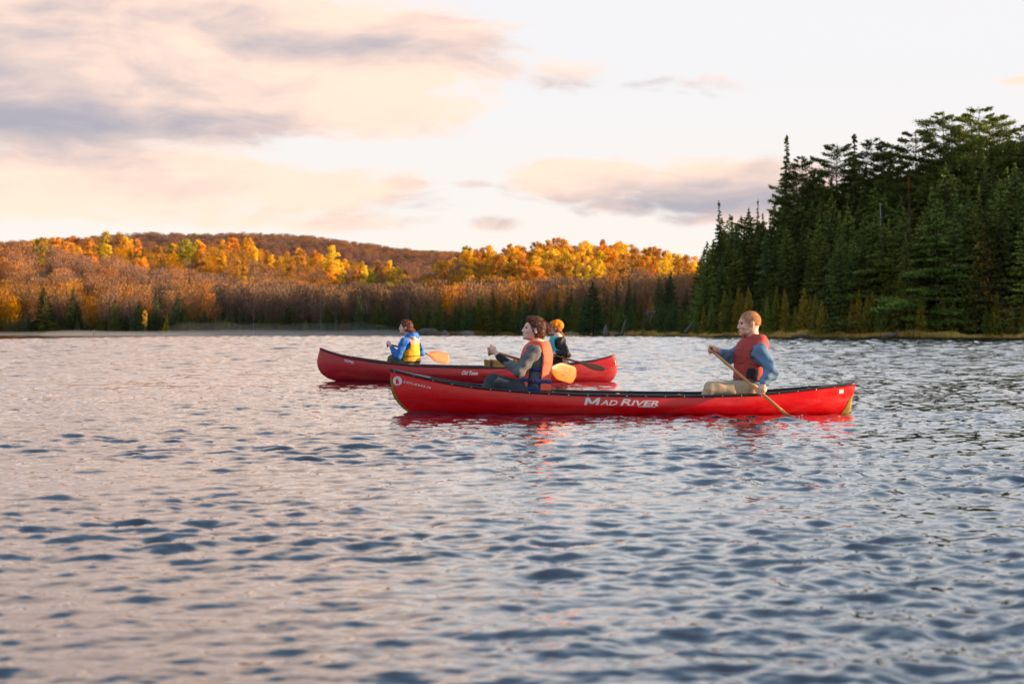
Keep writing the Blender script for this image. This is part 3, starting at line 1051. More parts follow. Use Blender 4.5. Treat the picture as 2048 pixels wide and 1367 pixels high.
class SDF:
    def __init__(s, lo, hi, h):
        s.lo = np.array(lo, float); s.h = h
        s.n = np.ceil((np.array(hi) - s.lo) / h).astype(int) + 1
        s.G = np.full(s.n, 1.0, np.float32)

    def _win(s, lo, hi):
        a = np.clip(np.floor((np.array(lo) - s.lo) / s.h).astype(int), 0, s.n)
        b = np.clip(np.ceil((np.array(hi) - s.lo) / s.h).astype(int) + 1, 0, s.n)
        ax = [s.lo[i] + s.h * np.arange(a[i], b[i]) for i in range(3)]
        P = np.stack(np.meshgrid(*ax, indexing='ij'), -1).astype(np.float32)
        return (slice(a[0], b[0]), slice(a[1], b[1]), slice(a[2], b[2])), P

    def _put(s, sl, d, k, mode):
        g = s.G[sl]
        if mode == 'u':
            if k > 0:
                hh = np.clip(0.5 + 0.5 * (g - d) / k, 0, 1)
                r = g * (1 - hh) + d * hh - k * hh * (1 - hh)
                r = np.where(g > 0.9, d, r)
            else:
                r = np.minimum(g, d)
        elif mode == 's':
            if k > 0:
                hh = np.clip(0.5 - 0.5 * (g + d) / k, 0, 1)
                r = g * (1 - hh) - d * hh + k * hh * (1 - hh)
            else:
                r = np.maximum(g, -d)
        s.G[sl] = r

    def cap(s, p0, p1, r0, r1=None, k=0.02, mode='u'):
        r1 = r0 if r1 is None else r1
        p0 = np.array(p0, float); p1 = np.array(p1, float)
        m = max(r0, r1) + max(k, 0.0) * 1.5 + 3 * s.h
        sl, P = s._win(np.minimum(p0, p1) - m, np.maximum(p0, p1) + m)
        if P.size == 0: return s
        ba = p1 - p0
        t = np.clip(((P - p0) @ ba) / max(ba @ ba, 1e-9), 0, 1)
        d = np.linalg.norm(P - p0 - t[..., None] * ba, axis=-1) - (r0 + (r1 - r0) * t)
        s._put(sl, d, k, mode)
        return s

    def ell(s, c, r, M=None, k=0.02, mode='u'):
        """ellipsoid, M: 3x3 with the local axes as columns"""
        c = np.array(c, float); r = np.array(r, float)
        m = max(r) + max(k, 0) * 1.5 + 3 * s.h
        sl, P = s._win(c - m, c + m)
        if P.size == 0: return s
        q = P - c
        if M is not None: q = q @ np.array(M)
        k0 = np.linalg.norm(q / r, axis=-1); k1 = np.linalg.norm(q / (r * r), axis=-1) + 1e-9
        s._put(sl, k0 * (k0 - 1) / k1, k, mode)
        return s

    def box(s, c, hs, M=None, rd=0.01, k=0.0, mode='u'):
        c = np.array(c, float); hs = np.array(hs, float)
        m = np.linalg.norm(hs) + max(k, 0) * 1.5 + 3 * s.h
        sl, P = s._win(c - m, c + m)
        if P.size == 0: return s
        q = P - c
        if M is not None: q = q @ np.array(M)
        q = np.abs(q) - (hs - rd)
        d = np.linalg.norm(np.maximum(q, 0), axis=-1) + np.minimum(q.max(-1), 0) - rd
        s._put(sl, d, k, mode)
        return s

    def clip(s, p, n):
        """drop everything on the side the normal n points to"""
        n = np.array(n, float); n = n / np.linalg.norm(n)
        ax = [s.lo[i] + s.h * np.arange(s.n[i]) for i in range(3)]
        d = (ax[0][:, None, None] - p[0]) * n[0] + (ax[1][None, :, None] - p[1]) * n[1] + (ax[2][None, None, :] - p[2]) * n[2]
        s.G = np.maximum(s.G, d.astype(np.float32))
        return s

    def folds(s, amp, freq, seed):
        """cloth creases: gentle wrinkles added to the surface"""
        r = np.random.RandomState(seed)
        ax = [s.lo[i] + s.h * np.arange(s.n[i]) for i in range(3)]
        X, Y, Z = np.meshgrid(*ax, indexing='ij', sparse=True)
        w_ = 0
        for _ in range(5):
            a = r.normal(size=3); a /= np.linalg.norm(a)
            f = freq * r.uniform(0.6, 1.5)
            w_ = w_ + np.sin((X * a[0] + Y * a[1] + Z * a[2]) * f + r.uniform(0, 6) + 1.6 * np.sin((X * a[1] + Y * a[2] - Z * a[0]) * f * 0.4))
        s.G = s.G + np.where(np.abs(s.G) < 0.05, (amp * w_ / 2.2), 0).astype(np.float32)
        return s

    def mesh(s, name, mats, smooth_it=1):
        G = s.G
        S = G < 0
        n = G.shape
        c = np.zeros(tuple(k - 1 for k in n), np.int8)
        for i in (0, 1):
            for j in (0, 1):
                for k in (0, 1):
                    c += S[i:n[0] - 1 + i, j:n[1] - 1 + j, k:n[2] - 1 + k]
        mask = (c > 0) & (c < 8)
        I = np.argwhere(mask)
        idx = -np.ones(mask.shape, np.int32)
        idx[mask] = np.arange(len(I))
        acc = np.zeros((len(I), 3)); cnt = np.zeros(len(I))
        cor = [(0, 0, 0), (1, 0, 0), (0, 1, 0), (1, 1, 0), (0, 0, 1), (1, 0, 1), (0, 1, 1), (1, 1, 1)]
        for a in range(8):
            for b in range(a + 1, 8):
                if sum(abs(x - y) for x, y in zip(cor[a], cor[b])) != 1: continue
                A = I + cor[a]; B = I + cor[b]
                ga = G[A[:, 0], A[:, 1], A[:, 2]]; gb = G[B[:, 0], B[:, 1], B[:, 2]]
                cr = (ga < 0) != (gb < 0)
                t = np.where(cr, ga / np.where(cr, ga - gb, 1), 0)
                acc += np.where(cr[:, None], A + t[:, None] * (B - A), 0); cnt += cr
        V = acc / cnt[:, None] * s.h + s.lo
        F = []
        for ax in range(3):
            sl0 = [slice(None)] * 3; sl1 = [slice(None)] * 3
            sl0[ax] = slice(0, n[ax] - 1); sl1[ax] = slice(1, n[ax])
            a = S[tuple(sl0)]; b = S[tuple(sl1)]
            for flag, flip in ((a & ~b, False), (~a & b, True)):
                E = np.argwhere(flag)
                o1, o2 = (ax + 1) % 3, (ax + 2) % 3
                ok = (E[:, o1] > 0) & (E[:, o2] > 0) & (E[:, o1] < n[o1] - 1) & (E[:, o2] < n[o2] - 1)
                E = E[ok]
                q = []
                for d1, d2 in ((1, 1), (0, 1), (0, 0), (1, 0)):
                    T = E.copy(); T[:, o1] -= d1; T[:, o2] -= d2
                    q.append(idx[T[:, 0], T[:, 1], T[:, 2]])
                q = np.stack(q, 1)
                q = q[(q >= 0).all(1)]
                F.append(q if not flip else q[:, ::-1])
        F = np.concatenate(F)
        # a little smoothing
        for _ in range(smooth_it):
            acc = np.zeros_like(V); cn = np.zeros(len(V))
            for a, b in ((0, 1), (1, 2), (2, 3), (3, 0)):
                for p, q in ((a, b), (b, a)):
                    np.add.at(acc, F[:, p], V[F[:, q]]); np.add.at(cn, F[:, p], 1)
            V = 0.5 * V + 0.5 * acc / np.maximum(cn, 1)[:, None]
        me = mesh_np(name, V, F, mats, True)
        return me


def unit(v):
    v = np.array(v, float)
    return v / np.linalg.norm(v)


def frame(fwd, up):
    """columns: forward, left, up"""
    u = unit(up); f = np.array(fwd, float); f = unit(f - u * (f @ u)); l = np.cross(u, f)
    return np.stack([f, l, u], 1)


pmat('skin', srgb(236, 184, 160), rough=0.5, var=0.06, scale=20)
pmat('skin_pale', srgb(242, 196, 178), rough=0.5, var=0.06, scale=20)
pmat('eye_dark', (0.02, 0.015, 0.012), rough=0.2, var=0)
pmat('eye_white', (0.6, 0.57, 0.54), rough=0.3, var=0)
pmat('lip', srgb(178, 96, 88), rough=0.5, var=0.05)
pmat('teeth', (0.75, 0.72, 0.68), rough=0.4, var=0)


def head(s, C, M, w=1.0, fem=False):
    """head: C centre of the cranium; M columns forward, left, up"""
    f, l, u = M[:, 0], M[:, 1], M[:, 2]
    p = lambda a, b, c: C + f * a * w + l * b * w + u * c * w
    s.ell(p(-0.012, 0, 0.022), np.array((0.097, 0.077, 0.090)) * w, M, k=0)
    s.ell(p(0.030, 0, -0.030), np.array((0.062, 0.060, 0.080)) * w, M, k=0.02)
    s.ell(p(0.045, 0, -0.078), np.array((0.040, 0.043 if fem else 0.050, 0.030)) * w, M, k=0.02)      # jaw
    s.ell(p(0.078, 0, -0.098), np.array((0.017, 0.020, 0.014)) * w, M, k=0.014)                    # chin
    s.ell(p(0.074, 0, 0.022), np.array((0.018, 0.050, 0.014)) * w, M, k=0.015)                     # brow
    for sd in (-1, 1):
        s.ell(p(0.083, sd * 0.032, 0.000), np.array((0.014, 0.017, 0.012)) * w, M, k=0.008, mode='s')   # socket
        s.ell(p(0.062, sd * 0.040, -0.030), np.array((0.024, 0.022, 0.020)) * w, M, k=0.012)          # cheek
        s.ell(p(-0.012, sd * 0.077, -0.012), np.array((0.017, 0.009, 0.030)) * w, M, k=0.005)         # ear
        s.ell(p(-0.008, sd * 0.086, -0.008), np.array((0.009, 0.006, 0.017)) * w, M, k=0.004, mode='s')
        s.ell(p(0.098, sd * 0.010, -0.040), np.array((0.010, 0.007, 0.006)) * w, M, k=0.006)          # nostrils
    s.cap(p(0.090, 0, 0.008), p(0.105, 0, -0.032), 0.007 * w, 0.0105 * w, k=0.008)               # nose
    s.ell(p(0.092, 0, -0.062), np.array((0.010, 0.022, 0.006)) * w, M, k=0.007)                    # lips
    s.ell(p(0.090, 0, -0.073), np.array((0.010, 0.020, 0.006)) * w, M, k=0.007)
    return s


def face_parts(root, C, M, w=1.0, smile=False):
    f, l, u = M[:, 0], M[:, 1], M[:, 2]
    p = lambda a, b, c: C + f * a * w + l * b * w + u * c * w
    for sd in (-1, 1):
        e = SDF(p(0.078, sd * 0.030, 0.0) - 0.03, p(0.078, sd * 0.030, 0.0) + 0.03, 0.002)
        e.ell(p(0.076, sd * 0.031, 0.0), np.array((0.0085, 0.010, 0.0065)) * w, M, k=0)
        obj('eye', e.mesh('eye', [MATS['eye_dark']]), root)
        b = SDF(p(0.080, sd * 0.03, 0.02) - 0.04, p(0.080, sd * 0.03, 0.02) + 0.04, 0.002)
        b.cap(p(0.089, sd * 0.014, 0.018), p(0.074, sd * 0.050, 0.021), 0.0035 * w, 0.0025 * w, k=0)
        obj('eyebrow', b.mesh('eyebrow', [MATS[root['hair_mat']]]), root)
    m = SDF(p(0.09, 0, -0.068) - 0.04, p(0.09, 0, -0.068) + 0.04, 0.002)
    if smile:
        m.cap(p(0.097, -0.002, -0.070), p(0.080, 0.030, -0.062), 0.0045 * w, 0.003 * w, k=0)
        m.cap(p(0.097, 0.002, -0.070), p(0.080, -0.030, -0.062), 0.0045 * w, 0.003 * w, k=0)
        obj('teeth', m.mesh('teeth', [MATS['teeth']]), root)
    else:
        m.ell(p(0.096, 0, -0.067), np.array((0.0075, 0.021, 0.0065)) * w, M, k=0)
        obj('lips', m.mesh('lips', [MATS['lip']]), root)


def hand(s, wrist, grip, a, rs=0.016, w=1.0, thumb=1):
    """hand closed round a shaft: grip = point on the shaft's axis, a = shaft direction (thumb side)"""
    wrist = np.array(wrist, float); grip = np.array(grip, float); a = unit(a)
    d = grip - wrist
    d = unit(d - a * (d @ a))          # from wrist to shaft, square to it
    n = np.cross(a, d) * thumb         # back-of-hand side
    # palm lies beside the shaft on the wrist side
    pc = grip - d * (rs + 0.022) * w + n * 0.010
    M = np.stack([d, a, np.cross(d, a)], 1)
    s.cap(wrist, pc - d * 0.01, 0.024 * w, 0.026 * w, k=0.015)
    s.ell(pc, np.array((0.034, 0.042, 0.019)) * w, M, k=0.014)
    for i in range(4):
        o = a * ((1.5 - i) * 0.0215 * w)
        rr = rs + 0.0095 * w
        L = (1.0, 1.08, 1.0, 0.85)[i]
        pts = []
        for j, an in enumerate((-35, 40, 115, 195)):
            t = R(-180 + (an + 60) * L)
            pts.append(grip + o + (d * math.cos(t) + n * (-math.sin(t)) * -1) * rr * (1.06 if j in (1, 2) else 1.0))
        k0 = pc + o * 0.9 + n * 0.012 + d * 0.012
        s.cap(k0, pts[0], 0.0112 * w, 0.0102 * w, k=0.006)
        for j in range(3):
            s.cap(pts[j], pts[j + 1], (0.0100 - 0.0007 * j) * w, (0.0094 - 0.0008 * j) * w, k=0.002)
    # thumb leaves the palm's side near its base and closes against the fingers
    t0 = pc - d * 0.022 * w + a * 0.024 * w
    t1 = grip - d * 0.012 + a * 0.052 * w - n * 0.012
    t2 = grip + d * 0.010 + a * 0.044 * w - n * (rs + 0.008)
    s.cap(t0, t1, 0.0125 * w, 0.0108 * w, k=0.008)
    s.cap(t1, t2, 0.0105 * w, 0.0088 * w, k=0.004)
    return s


def V(*a):
    return np.array(a, float)


def person(name_label, J, opt):
    """J: joints in the place; opt: look. Builds body, clothes, hair"""
    root = obj('person', None, label=name_label, category='person')
    root['hair_mat'] = opt['hair_mat']
    skin = MATS[opt.get('skin', 'skin')]
    g = opt.get('size', 1.0)
    hip, neck = J['hip'], J['neck']
    T = frame(J['fwd'], neck - hip)                  # torso frame
    Hm = frame(J['look'], J['headup'])
    C = J['head']
    allp = np.array([v for k, v in J.items() if k not in ('fwd', 'look', 'headup', 'shaft', 'shaftL', 'shaftR')])
    lo, hi = allp.min(0) - 0.19, allp.max(0) + 0.19
    tl = np.linalg.norm(neck - hip)
    tp = lambda a, b, c: hip + T @ np.array((a, b, c * tl))
    sw = opt.get('sw', 0.175)                       # half shoulder width
    cw = opt.get('cw', 0.155)                       # half chest width
    cd = opt.get('cd', 0.105)

    def torso(s, e, k=0.04):
        s.ell(tp(0.0, 0, 0.02), (cd + 0.02 + e, cw + 0.01 + e, 0.12 + e), T, k=0)
        s.ell(tp(0.005, 0, 0.32), (cd + e, cw - 0.02 + e, 0.16 + e), T, k=k)
        s.ell(tp(0.01, 0, 0.66), (cd + 0.012 + e, cw + e, 0.175 + e), T, k=k)
        s.cap(J['shL'] - T[:, 2] * 0.0, J['shR'], 0.052 + e, 0.052 + e, k=k)
        s.cap(tp(0, 0, 0.86), tp(0, 0, 0.99), 0.075 + e * 0.5, 0.055 + e * 0.4, k=0.05)

    def arms(s, e, cut=1.0, k=0.025):
        for q in 'LR':
            sh, elb, wr = J['sh' + q], J['el' + q], J['wr' + q]
            s.cap(sh, elb, (0.050 + e) * g, (0.040 + e) * g, k=k)
            s.cap(elb, elb + (wr - elb) * cut, (0.042 + e) * g, (0.028 + e * 0.6) * g, k=0.012)

    def legs(s, e, k=0.04):
        for q in 'LR':
            hp, kn, an = J['hp' + q], J['kn' + q], J['an' + q]
            s.cap(hp, kn, (0.082 + e) * g, (0.058 + e) * g, k=k)
            s.cap(kn, an, (0.058 + e) * g, (0.040 + e) * g, k=0.015)

    # body, one continuous surface
    s = SDF(lo, hi, opt.get('h', 0.0055))
    torso(s, -0.012); arms(s, -0.008); legs(s, -0.010)
    nb = C + Hm @ V(-0.022, 0, -0.07)
    head(s, C, Hm, opt.get('hs', 1.0), opt.get('fem', False))
    s.cap(tp(-0.01, 0, 0.92), nb, 0.058, opt.get('neck', 0.050), k=0.03)
    for q in 'LR':
        an = J['an' + q]
        s.cap(an - V(0, 0, 0.01), an + V(-0.15, 0, -0.02) * opt.get('foot', 1), 0.042, 0.032, k=0.02)
    for q in 'LR':
        gp, ax_, rs, th = opt['grip' + q]
        hand(s, J['wr' + q], gp, ax_, rs, g, th)
    obj('body', s.mesh('body', [skin]), root)
    return root, dict(torso=torso, arms=arms, legs=legs, tp=tp, T=T, Hm=Hm, C=C, lo=lo, hi=hi, tl=tl, cw=cw, cd=cd, J=J, opt=opt, g=g, nb=nb)


def cloth(root, P, name, fn, mats, h=0.007, fold=0.003, freq=45, seed=1, clips=(), lo=None, hi=None, label=None, smooth_it=1):
    s = SDF(P['lo'] if lo is None else lo, P['hi'] if hi is None else hi, h)
    fn(s)
    if fold: s.folds(fold, freq, seed)
    for p, n in clips: s.clip(p, n)
    return obj(name, s.mesh(name, [MATS[m] for m in mats], smooth_it), root, label=label)

# ------------------------------------------------------------------ cloth, hair and gear
pmat('hair_blond', srgb(186, 136, 94), rough=0.85, var=0.45, scale=45, stretch=(0.6, 1.6, 1.6), bump=0.004, bscale=70)
pmat('hair_brown', srgb(104, 66, 46), rough=0.5, var=0.45, scale=45, stretch=(0.6, 1.6, 1.6), bump=0.004, bscale=70)
pmat('hair_auburn', srgb(112, 62, 42), rough=0.5, var=0.45, scale=45, stretch=(0.6, 1.6, 1.6), bump=0.004, bscale=70)
pmat('hair_light', srgb(150, 92, 58), rough=0.5, var=0.45, scale=45, stretch=(0.6, 1.6, 1.6), bump=0.004, bscale=70)
pmat('denim', srgb(100, 132, 164), rough=0.85, var=0.18, scale=14, bump=0.006, bscale=32)
pmat('khaki', srgb(200, 176, 142), rough=0.9, var=0.12, scale=14, bump=0.006, bscale=32)
pmat('vest_brick', srgb(176, 66, 62), rough=0.75, var=0.12, scale=12, bump=0.006, bscale=32)
pmat('vest_black', (0.02, 0.017, 0.017), rough=0.8, var=0.2)
pmat('vest_orange', srgb(240, 100, 70), rough=0.7, var=0.10, scale=12, bump=0.006, bscale=32)
pmat('vest_blue', srgb(28, 48, 128), rough=0.7, var=0.15)
pmat('vest_seam', srgb(96, 28, 28), rough=0.8, var=0.1)
pmat('vest_navy', srgb(26, 36, 72), rough=0.7, var=0.15)
pmat('vest_yellow', srgb(240, 166, 10), rough=0.7, var=0.10, bump=0.006, bscale=32)
pmat('vest_pink', srgb(240, 160, 150), rough=0.7, var=0.08)
pmat('vest_teal', srgb(66, 180, 188), rough=0.7, var=0.12, bump=0.006, bscale=32)
pmat('jacket_blue', srgb(20, 104, 192), rough=0.6, var=0.15, scale=14, bump=0.006, bscale=30)
pmat('jacket_black', (0.018, 0.015, 0.016), rough=0.7, var=0.3)
pmat('hood_grey', srgb(176, 180, 178), rough=0.8, var=0.1)
pmat('trouser_grey', srgb(58, 70, 78), rough=0.85, var=0.2, scale=14, bump=0.006, bscale=32)
pmat('trouser_olive', srgb(92, 92, 72), rough=0.85, var=0.2, scale=14)
pmat('cuff_black', (0.014, 0.016, 0.020), rough=0.9, var=0.2)
pmat('knit_mustard', srgb(240, 138, 8), rough=0.95, var=0.2, scale=30, bump=0.004, bscale=120)
pmat('shoe_dark', (0.03, 0.028, 0.025), rough=0.7, var=0.2)
pmat('print_cloth', srgb(196, 156, 120), rough=0.9, var=0.3, scale=25, dark=((0.1, 0.04, 0.02), 30, 0.8))


def stripe_mat(name, cols, period, axis):
    """knitted stripes that run round the limbs (bands along the given direction)"""
    m = bpy.data.materials.new(name)
    m.use_nodes = True
    t = NT(m.node_tree)
    co = t.node('ShaderNodeTexCoord').outputs['Object']
    dt = t.node('ShaderNodeVectorMath', {'operation': 'DOT_PRODUCT'}, i0=co)
    dt.inputs[1].default_value = tuple(axis)
    wob = t.m('MULTIPLY', t.noise(co, 9, 2), 0.02)
    ph = t.m('FRACT', t.m('DIVIDE', t.m('ADD', dt.outputs['Value'], wob), period))
    rp = t.node('ShaderNodeValToRGB', Fac=ph)
    cr = rp.color_ramp
    cr.interpolation = 'CONSTANT'
    cr.elements[0].color = c4(cols[0]); cr.elements[0].position = 0
    cr.elements[1].color = c4(cols[1]); cr.elements[1].position = 0.22
    e = cr.elements.new(0.42); e.color = c4(cols[2])
    e = cr.elements.new(0.72); e.color = c4(cols[3])
    b = t.node('ShaderNodeBsdfPrincipled', Roughness=0.95)
    t.put(b, 'Base Color', t.mix(t.m('MULTIPLY', t.noise(co, 60, 2), 0.35), rp.outputs[0], c4((0.02, 0.02, 0.025)), 'MIX'))
    bp = t.node('ShaderNodeBump', Height=t.noise(co, 120, 2), Distance=0.002)
    t.put(b, 'Normal', bp.outputs[0])
    t.node('ShaderNodeOutputMaterial', Surface=b)
    MATS[name] = m


stripe_mat('striped_knit', [(0.28, 0.28, 0.31), (0.09, 0.10, 0.11), (0.20, 0.21, 0.23), (0.11, 0.12, 0.13)], 0.040, unit((0.55, 0.1, -0.83)))


def shirt(root, P, mat, sleeve=0.93, e=0.006, fold=0.004, hem=-0.03, name='shirt', mats=None, seed=3, h=0.007):
    def fn(s):
        P['torso'](s, e); P['arms'](s, e + 0.006, sleeve)
    tp, T = P['tp'], P['T']
    cl = [(tp(0, 0, 0.965), T[:, 2]), (tp(0, 0, hem), -T[:, 2])]
    # wrists stay bare: cut square to each forearm
    return cloth(root, P, name, fn, mats or [mat], h, fold, 48, seed, cl)


def trousers(root, P, mat, e=0.008, seed=5, h=0.007, fold=0.003):
    def fn(s):
        s.ell(P['tp'](0.0, 0, 0.02), (P['cd'] + 0.022 + e, P['cw'] + 0.012 + e, 0.115 + e), P['T'], k=0)
        s.clip(P['tp'](0, 0, 0.20), P['T'][:, 2])
        P['legs'](s, e)
    return cloth(root, P, 'trousers', fn, [mat], h, fold, 40, seed)


def shoes(root, P):
    J = P['J']
    for q in 'LR':
        an = J['an' + q]
        s = SDF(an - 0.25, an + 0.15, 0.009)
        ft = P['opt'].get('foot', 1)
        s.cap(an + V(0, 0, 0.02), an + V(0, 0, -0.01), 0.048, 0.05, k=0.01)
        s.cap(an, an + V(-0.16, 0, -0.02) * ft, 0.05, 0.040, k=0.02)
        obj('shoe', s.mesh('shoe', [MATS['shoe_dark']]), root)


def vest(root, P, mat, e=0.036, bot=0.10, top=0.90, name='life_vest', h=0.007, hole=0.082, side_gap=0, neckhole=0.075, half=None, holeoff=-0.03, yoke=0):
    tp, T, J = P['tp'], P['T'], P['J']

    def fn(s):
        s.ell(tp(0.0, 0, 0.05), (P['cd'] + 0.016 + e, P['cw'] + 0.006 + e, 0.13 + e), T, k=0)
        s.ell(tp(0.005, 0, 0.34), (P['cd'] + 0.012 + e, P['cw'] - 0.006 + e, 0.17 + e), T, k=0.04)
        s.ell(tp(0.01, 0, 0.66), (P['cd'] + 0.022 + e, P['cw'] + e, 0.175 + e), T, k=0.04)
        s.cap(J['shL'] * 0.72 + J['shR'] * 0.28, J['shR'] * 0.72 + J['shL'] * 0.28, 0.056 + e, 0.056 + e, k=0.03)
        for q, sg in (('L', 1), ('R', -1)):
            sh = J['sh' + q]
            s.cap(sh + T[:, 2] * holeoff - T[:, 1] * sg * 0.0, sh + T[:, 1] * sg * 0.30 + T[:, 2] * holeoff, hole, hole * 1.15, k=0.015, mode='s')
            el_ = J['el' + q]
            s.cap(sh, sh + (el_ - sh) * 0.8, 0.066, 0.056, k=0.008, mode='s')
            if side_gap:
                c = tp(0.0, sg * (P['cw'] + 0.05), 0.40)
                s.box(c, (side_gap, 0.085, 0.30), T, rd=0.02, k=0.01, mode='s')
        if yoke:
            s.cap(tp(-0.025, 0.065, 0.93), tp(-0.025, -0.065, 0.93), yoke, yoke, k=0.04)
        s.cap(tp(0.02, 0, 0.97), tp(0.02, 0, 1.25), neckhole, neckhole * 1.3, k=0.015, mode='s')
    cl = [(tp(0, 0, bot), -T[:, 2]), (tp(0, 0, top), T[:, 2])]
    if half == 'front': cl.append((tp(-0.02, 0, 0), -T[:, 0]))
    if half == 'back': cl.append((tp(0.02, 0, 0), T[:, 0]))
    return cloth(root, P, name, fn, [mat], h, 0.0025, 60, 7, cl)


def band(root, P, mat, c0, c1, e=0.041, name='strap', clips=(), h=0.006):
    tp, T = P['tp'], P['T']

    def fn(s):
        s.ell(tp(0.0, 0, 0.05), (P['cd'] + 0.016 + e, P['cw'] + 0.006 + e, 0.13 + e), T, k=0)
        s.ell(tp(0.005, 0, 0.34), (P['cd'] + 0.012 + e, P['cw'] - 0.006 + e, 0.17 + e), T, k=0.04)
        s.ell(tp(0.01, 0, 0.66), (P['cd'] + 0.022 + e, P['cw'] + e, 0.175 + e), T, k=0.04)
    return cloth(root, P, name, fn, [mat], h, 0, 60, 7, [(tp(0, 0, c0), -T[:, 2]), (tp(0, 0, c1), T[:, 2])] + list(clips))


def hair_cap(s, C, M, w, g=0.006, a=0.75, b=0.65, off=0.035, low=-0.055):
    f, l, u = M[:, 0], M[:, 1], M[:, 2]
    p = lambda x, y, z: C + f * x * w + l * y * w + u * z * w
    s.ell(p(-0.014, 0, 0.022), np.array((0.097 + g, 0.077 + g, 0.091 + g)) * w, M, k=0)
    s.ell(p(-0.035, 0, -0.03), np.array((0.070 + g, 0.062 + g, 0.060 + g)) * w, M, k=0.02)
    s.clip(C + f * off * w / a, f * a - u * b)
    s.clip(p(0, 0, low), -u)
    for sd in (-1, 1):
        s.ell(p(-0.006, sd * 0.085, -0.014), np.array((0.020, 0.030, 0.030)) * w, M, k=0.004, mode='s')
    return s


def hair(root, P, mat, fn_extra=None, fold=0.0025, freq=150, h=0.004, name='hair', **kw):
    C, M, w = P['C'], P['Hm'], P['opt'].get('hs', 1.0)
    s = SDF(C - 0.24, C + 0.24, h)
    hair_cap(s, C, M, w, **kw)
    if fn_extra: fn_extra(s, lambda x, y, z: C + M @ (V(x, y, z) * w), M, w)
    if fold: s.folds(fold, freq, 4)
    return obj(name, s.mesh(name, [MATS[mat]]), root)


def strands(root, hair_o, P, col, n, L, Wd, sweep, seed, lift=0.25):
    # separate locks lying on the hair: sweep(local point) gives the combing direction in head axes
    me = hair_o.data
    r = np.random.RandomState(seed)
    nv = len(me.vertices)
    co = np.zeros(nv * 3, np.float32); me.vertices.foreach_get('co', co); co = co.reshape(-1, 3)
    no = np.zeros(nv * 3, np.float32); me.vertices.foreach_get('normal', no); no = no.reshape(-1, 3)
    C, M = P['C'], P['Hm']
    loc = (co - C) @ M
    idx = r.choice(nv, n)
    dloc = np.array([sweep(p) for p in loc[idx]])
    D = dloc @ M.T + r.normal(0, 0.22, (n, 3))
    N0 = no[idx]
    D = D - N0 * (D * N0).sum(1, keepdims=True)
    D = D / np.maximum(np.linalg.norm(D, axis=1, keepdims=True), 1e-6) + N0 * lift * r.uniform(0.2, 1.2, (n, 1))
    V_, F = cards(co[idx] + N0 * 0.0015, D, L * r.uniform(0.6, 1.4, n), Wd * r.uniform(0.7, 1.3, n), r)
    nm = 'lock_' + '%03d' % seed
    m = bpy.data.materials.new('hair_locks'); m.use_nodes = True
    t = NT(m.node_tree)
    isl = t.node('ShaderNodeNewGeometry').outputs['Random Per Island']
    c = t.mix(isl, c4(tuple(q * 0.5 for q in col)), c4(tuple(min(q * 1.7, 1) for q in col)))
    b_ = t.node('ShaderNodeBsdfPrincipled', Roughness=0.5); t.put(b_, 'Base Color', c)
    t.node('ShaderNodeOutputMaterial', Surface=b_)
    o = obj('hair_locks', mesh_np('hair_locks', V_, F, [m], False), root)
    o['kind'] = 'stuff'


def cards(C, D, L, W, rng):
    n = len(C)
    D = D / np.maximum(np.linalg.norm(D, axis=1, keepdims=True), 1e-6)
    S = np.cross(D, rng.normal(size=(n, 3))); S /= np.maximum(np.linalg.norm(S, axis=1, keepdims=True), 1e-6)
    L = np.asarray(L).reshape(-1, 1); W = np.asarray(W).reshape(-1, 1)
    V_ = np.stack([C - D * L * 0.5, C + S * W * 0.5, C + D * L * 0.5, C - S * W * 0.5], 1).reshape(-1, 3)
    return V_, np.arange(4 * n).reshape(-1, 4)


# ------------------------------------------------------------------ paddles
def blade_mat(name, col, mark=None):
    m = pmat(name, col, rough=0.42, var=0.12, scale=6, stretch=(1, 1, 1), coat=0.2)
    if mark:
        nt = m.node_tree
        t = NT.__new__(NT); t.nt = nt
        bs = [n for n in nt.nodes if n.type == 'BSDF_PRINCIPLED'][0]
        src = bs.inputs['Base Color'].links[0].from_socket
        co = t.node('ShaderNodeTexCoord').outputs['Object']
        sp = t.node('ShaderNodeSeparateXYZ', i0=co)
        f = t.step(t.noise(co, 22, 4, 0.7), 0.50, 0.58)
        dx_ = t.m('SUBTRACT', sp.outputs[2], mark[1]); dy_ = sp.outputs[0]
        d = t.m('SQRT', t.m('ADD', t.m('MULTIPLY', dx_, dx_), t.m('MULTIPLY', dy_, dy_)))
        f = t.m('MULTIPLY', f, t.step(d, mark[2], mark[2] * 0.6))
        t.put(bs, 'Base Color', t.mix(f, src, c4(mark[0])))


blade_mat('blade_orange', srgb(222, 100, 6))
blade_mat('blade_amber', srgb(218, 116, 26), (srgb(190, 70, 8), 1.07, 0.075))
pmat('paddle_wood', srgb(214, 152, 88), rough=0.45, var=0.18, scale=8, stretch=(3, 3, 0.4))
pmat('paddle_dark_wood', srgb(126, 72, 34), rough=0.4, var=0.2, scale=8, stretch=(3, 3, 0.4))
pmat('shaft_black', (0.02, 0.018, 0.018), rough=0.4, var=0.1)
pmat('shaft_brown', srgb(96, 60, 44), rough=0.4, var=0.1)


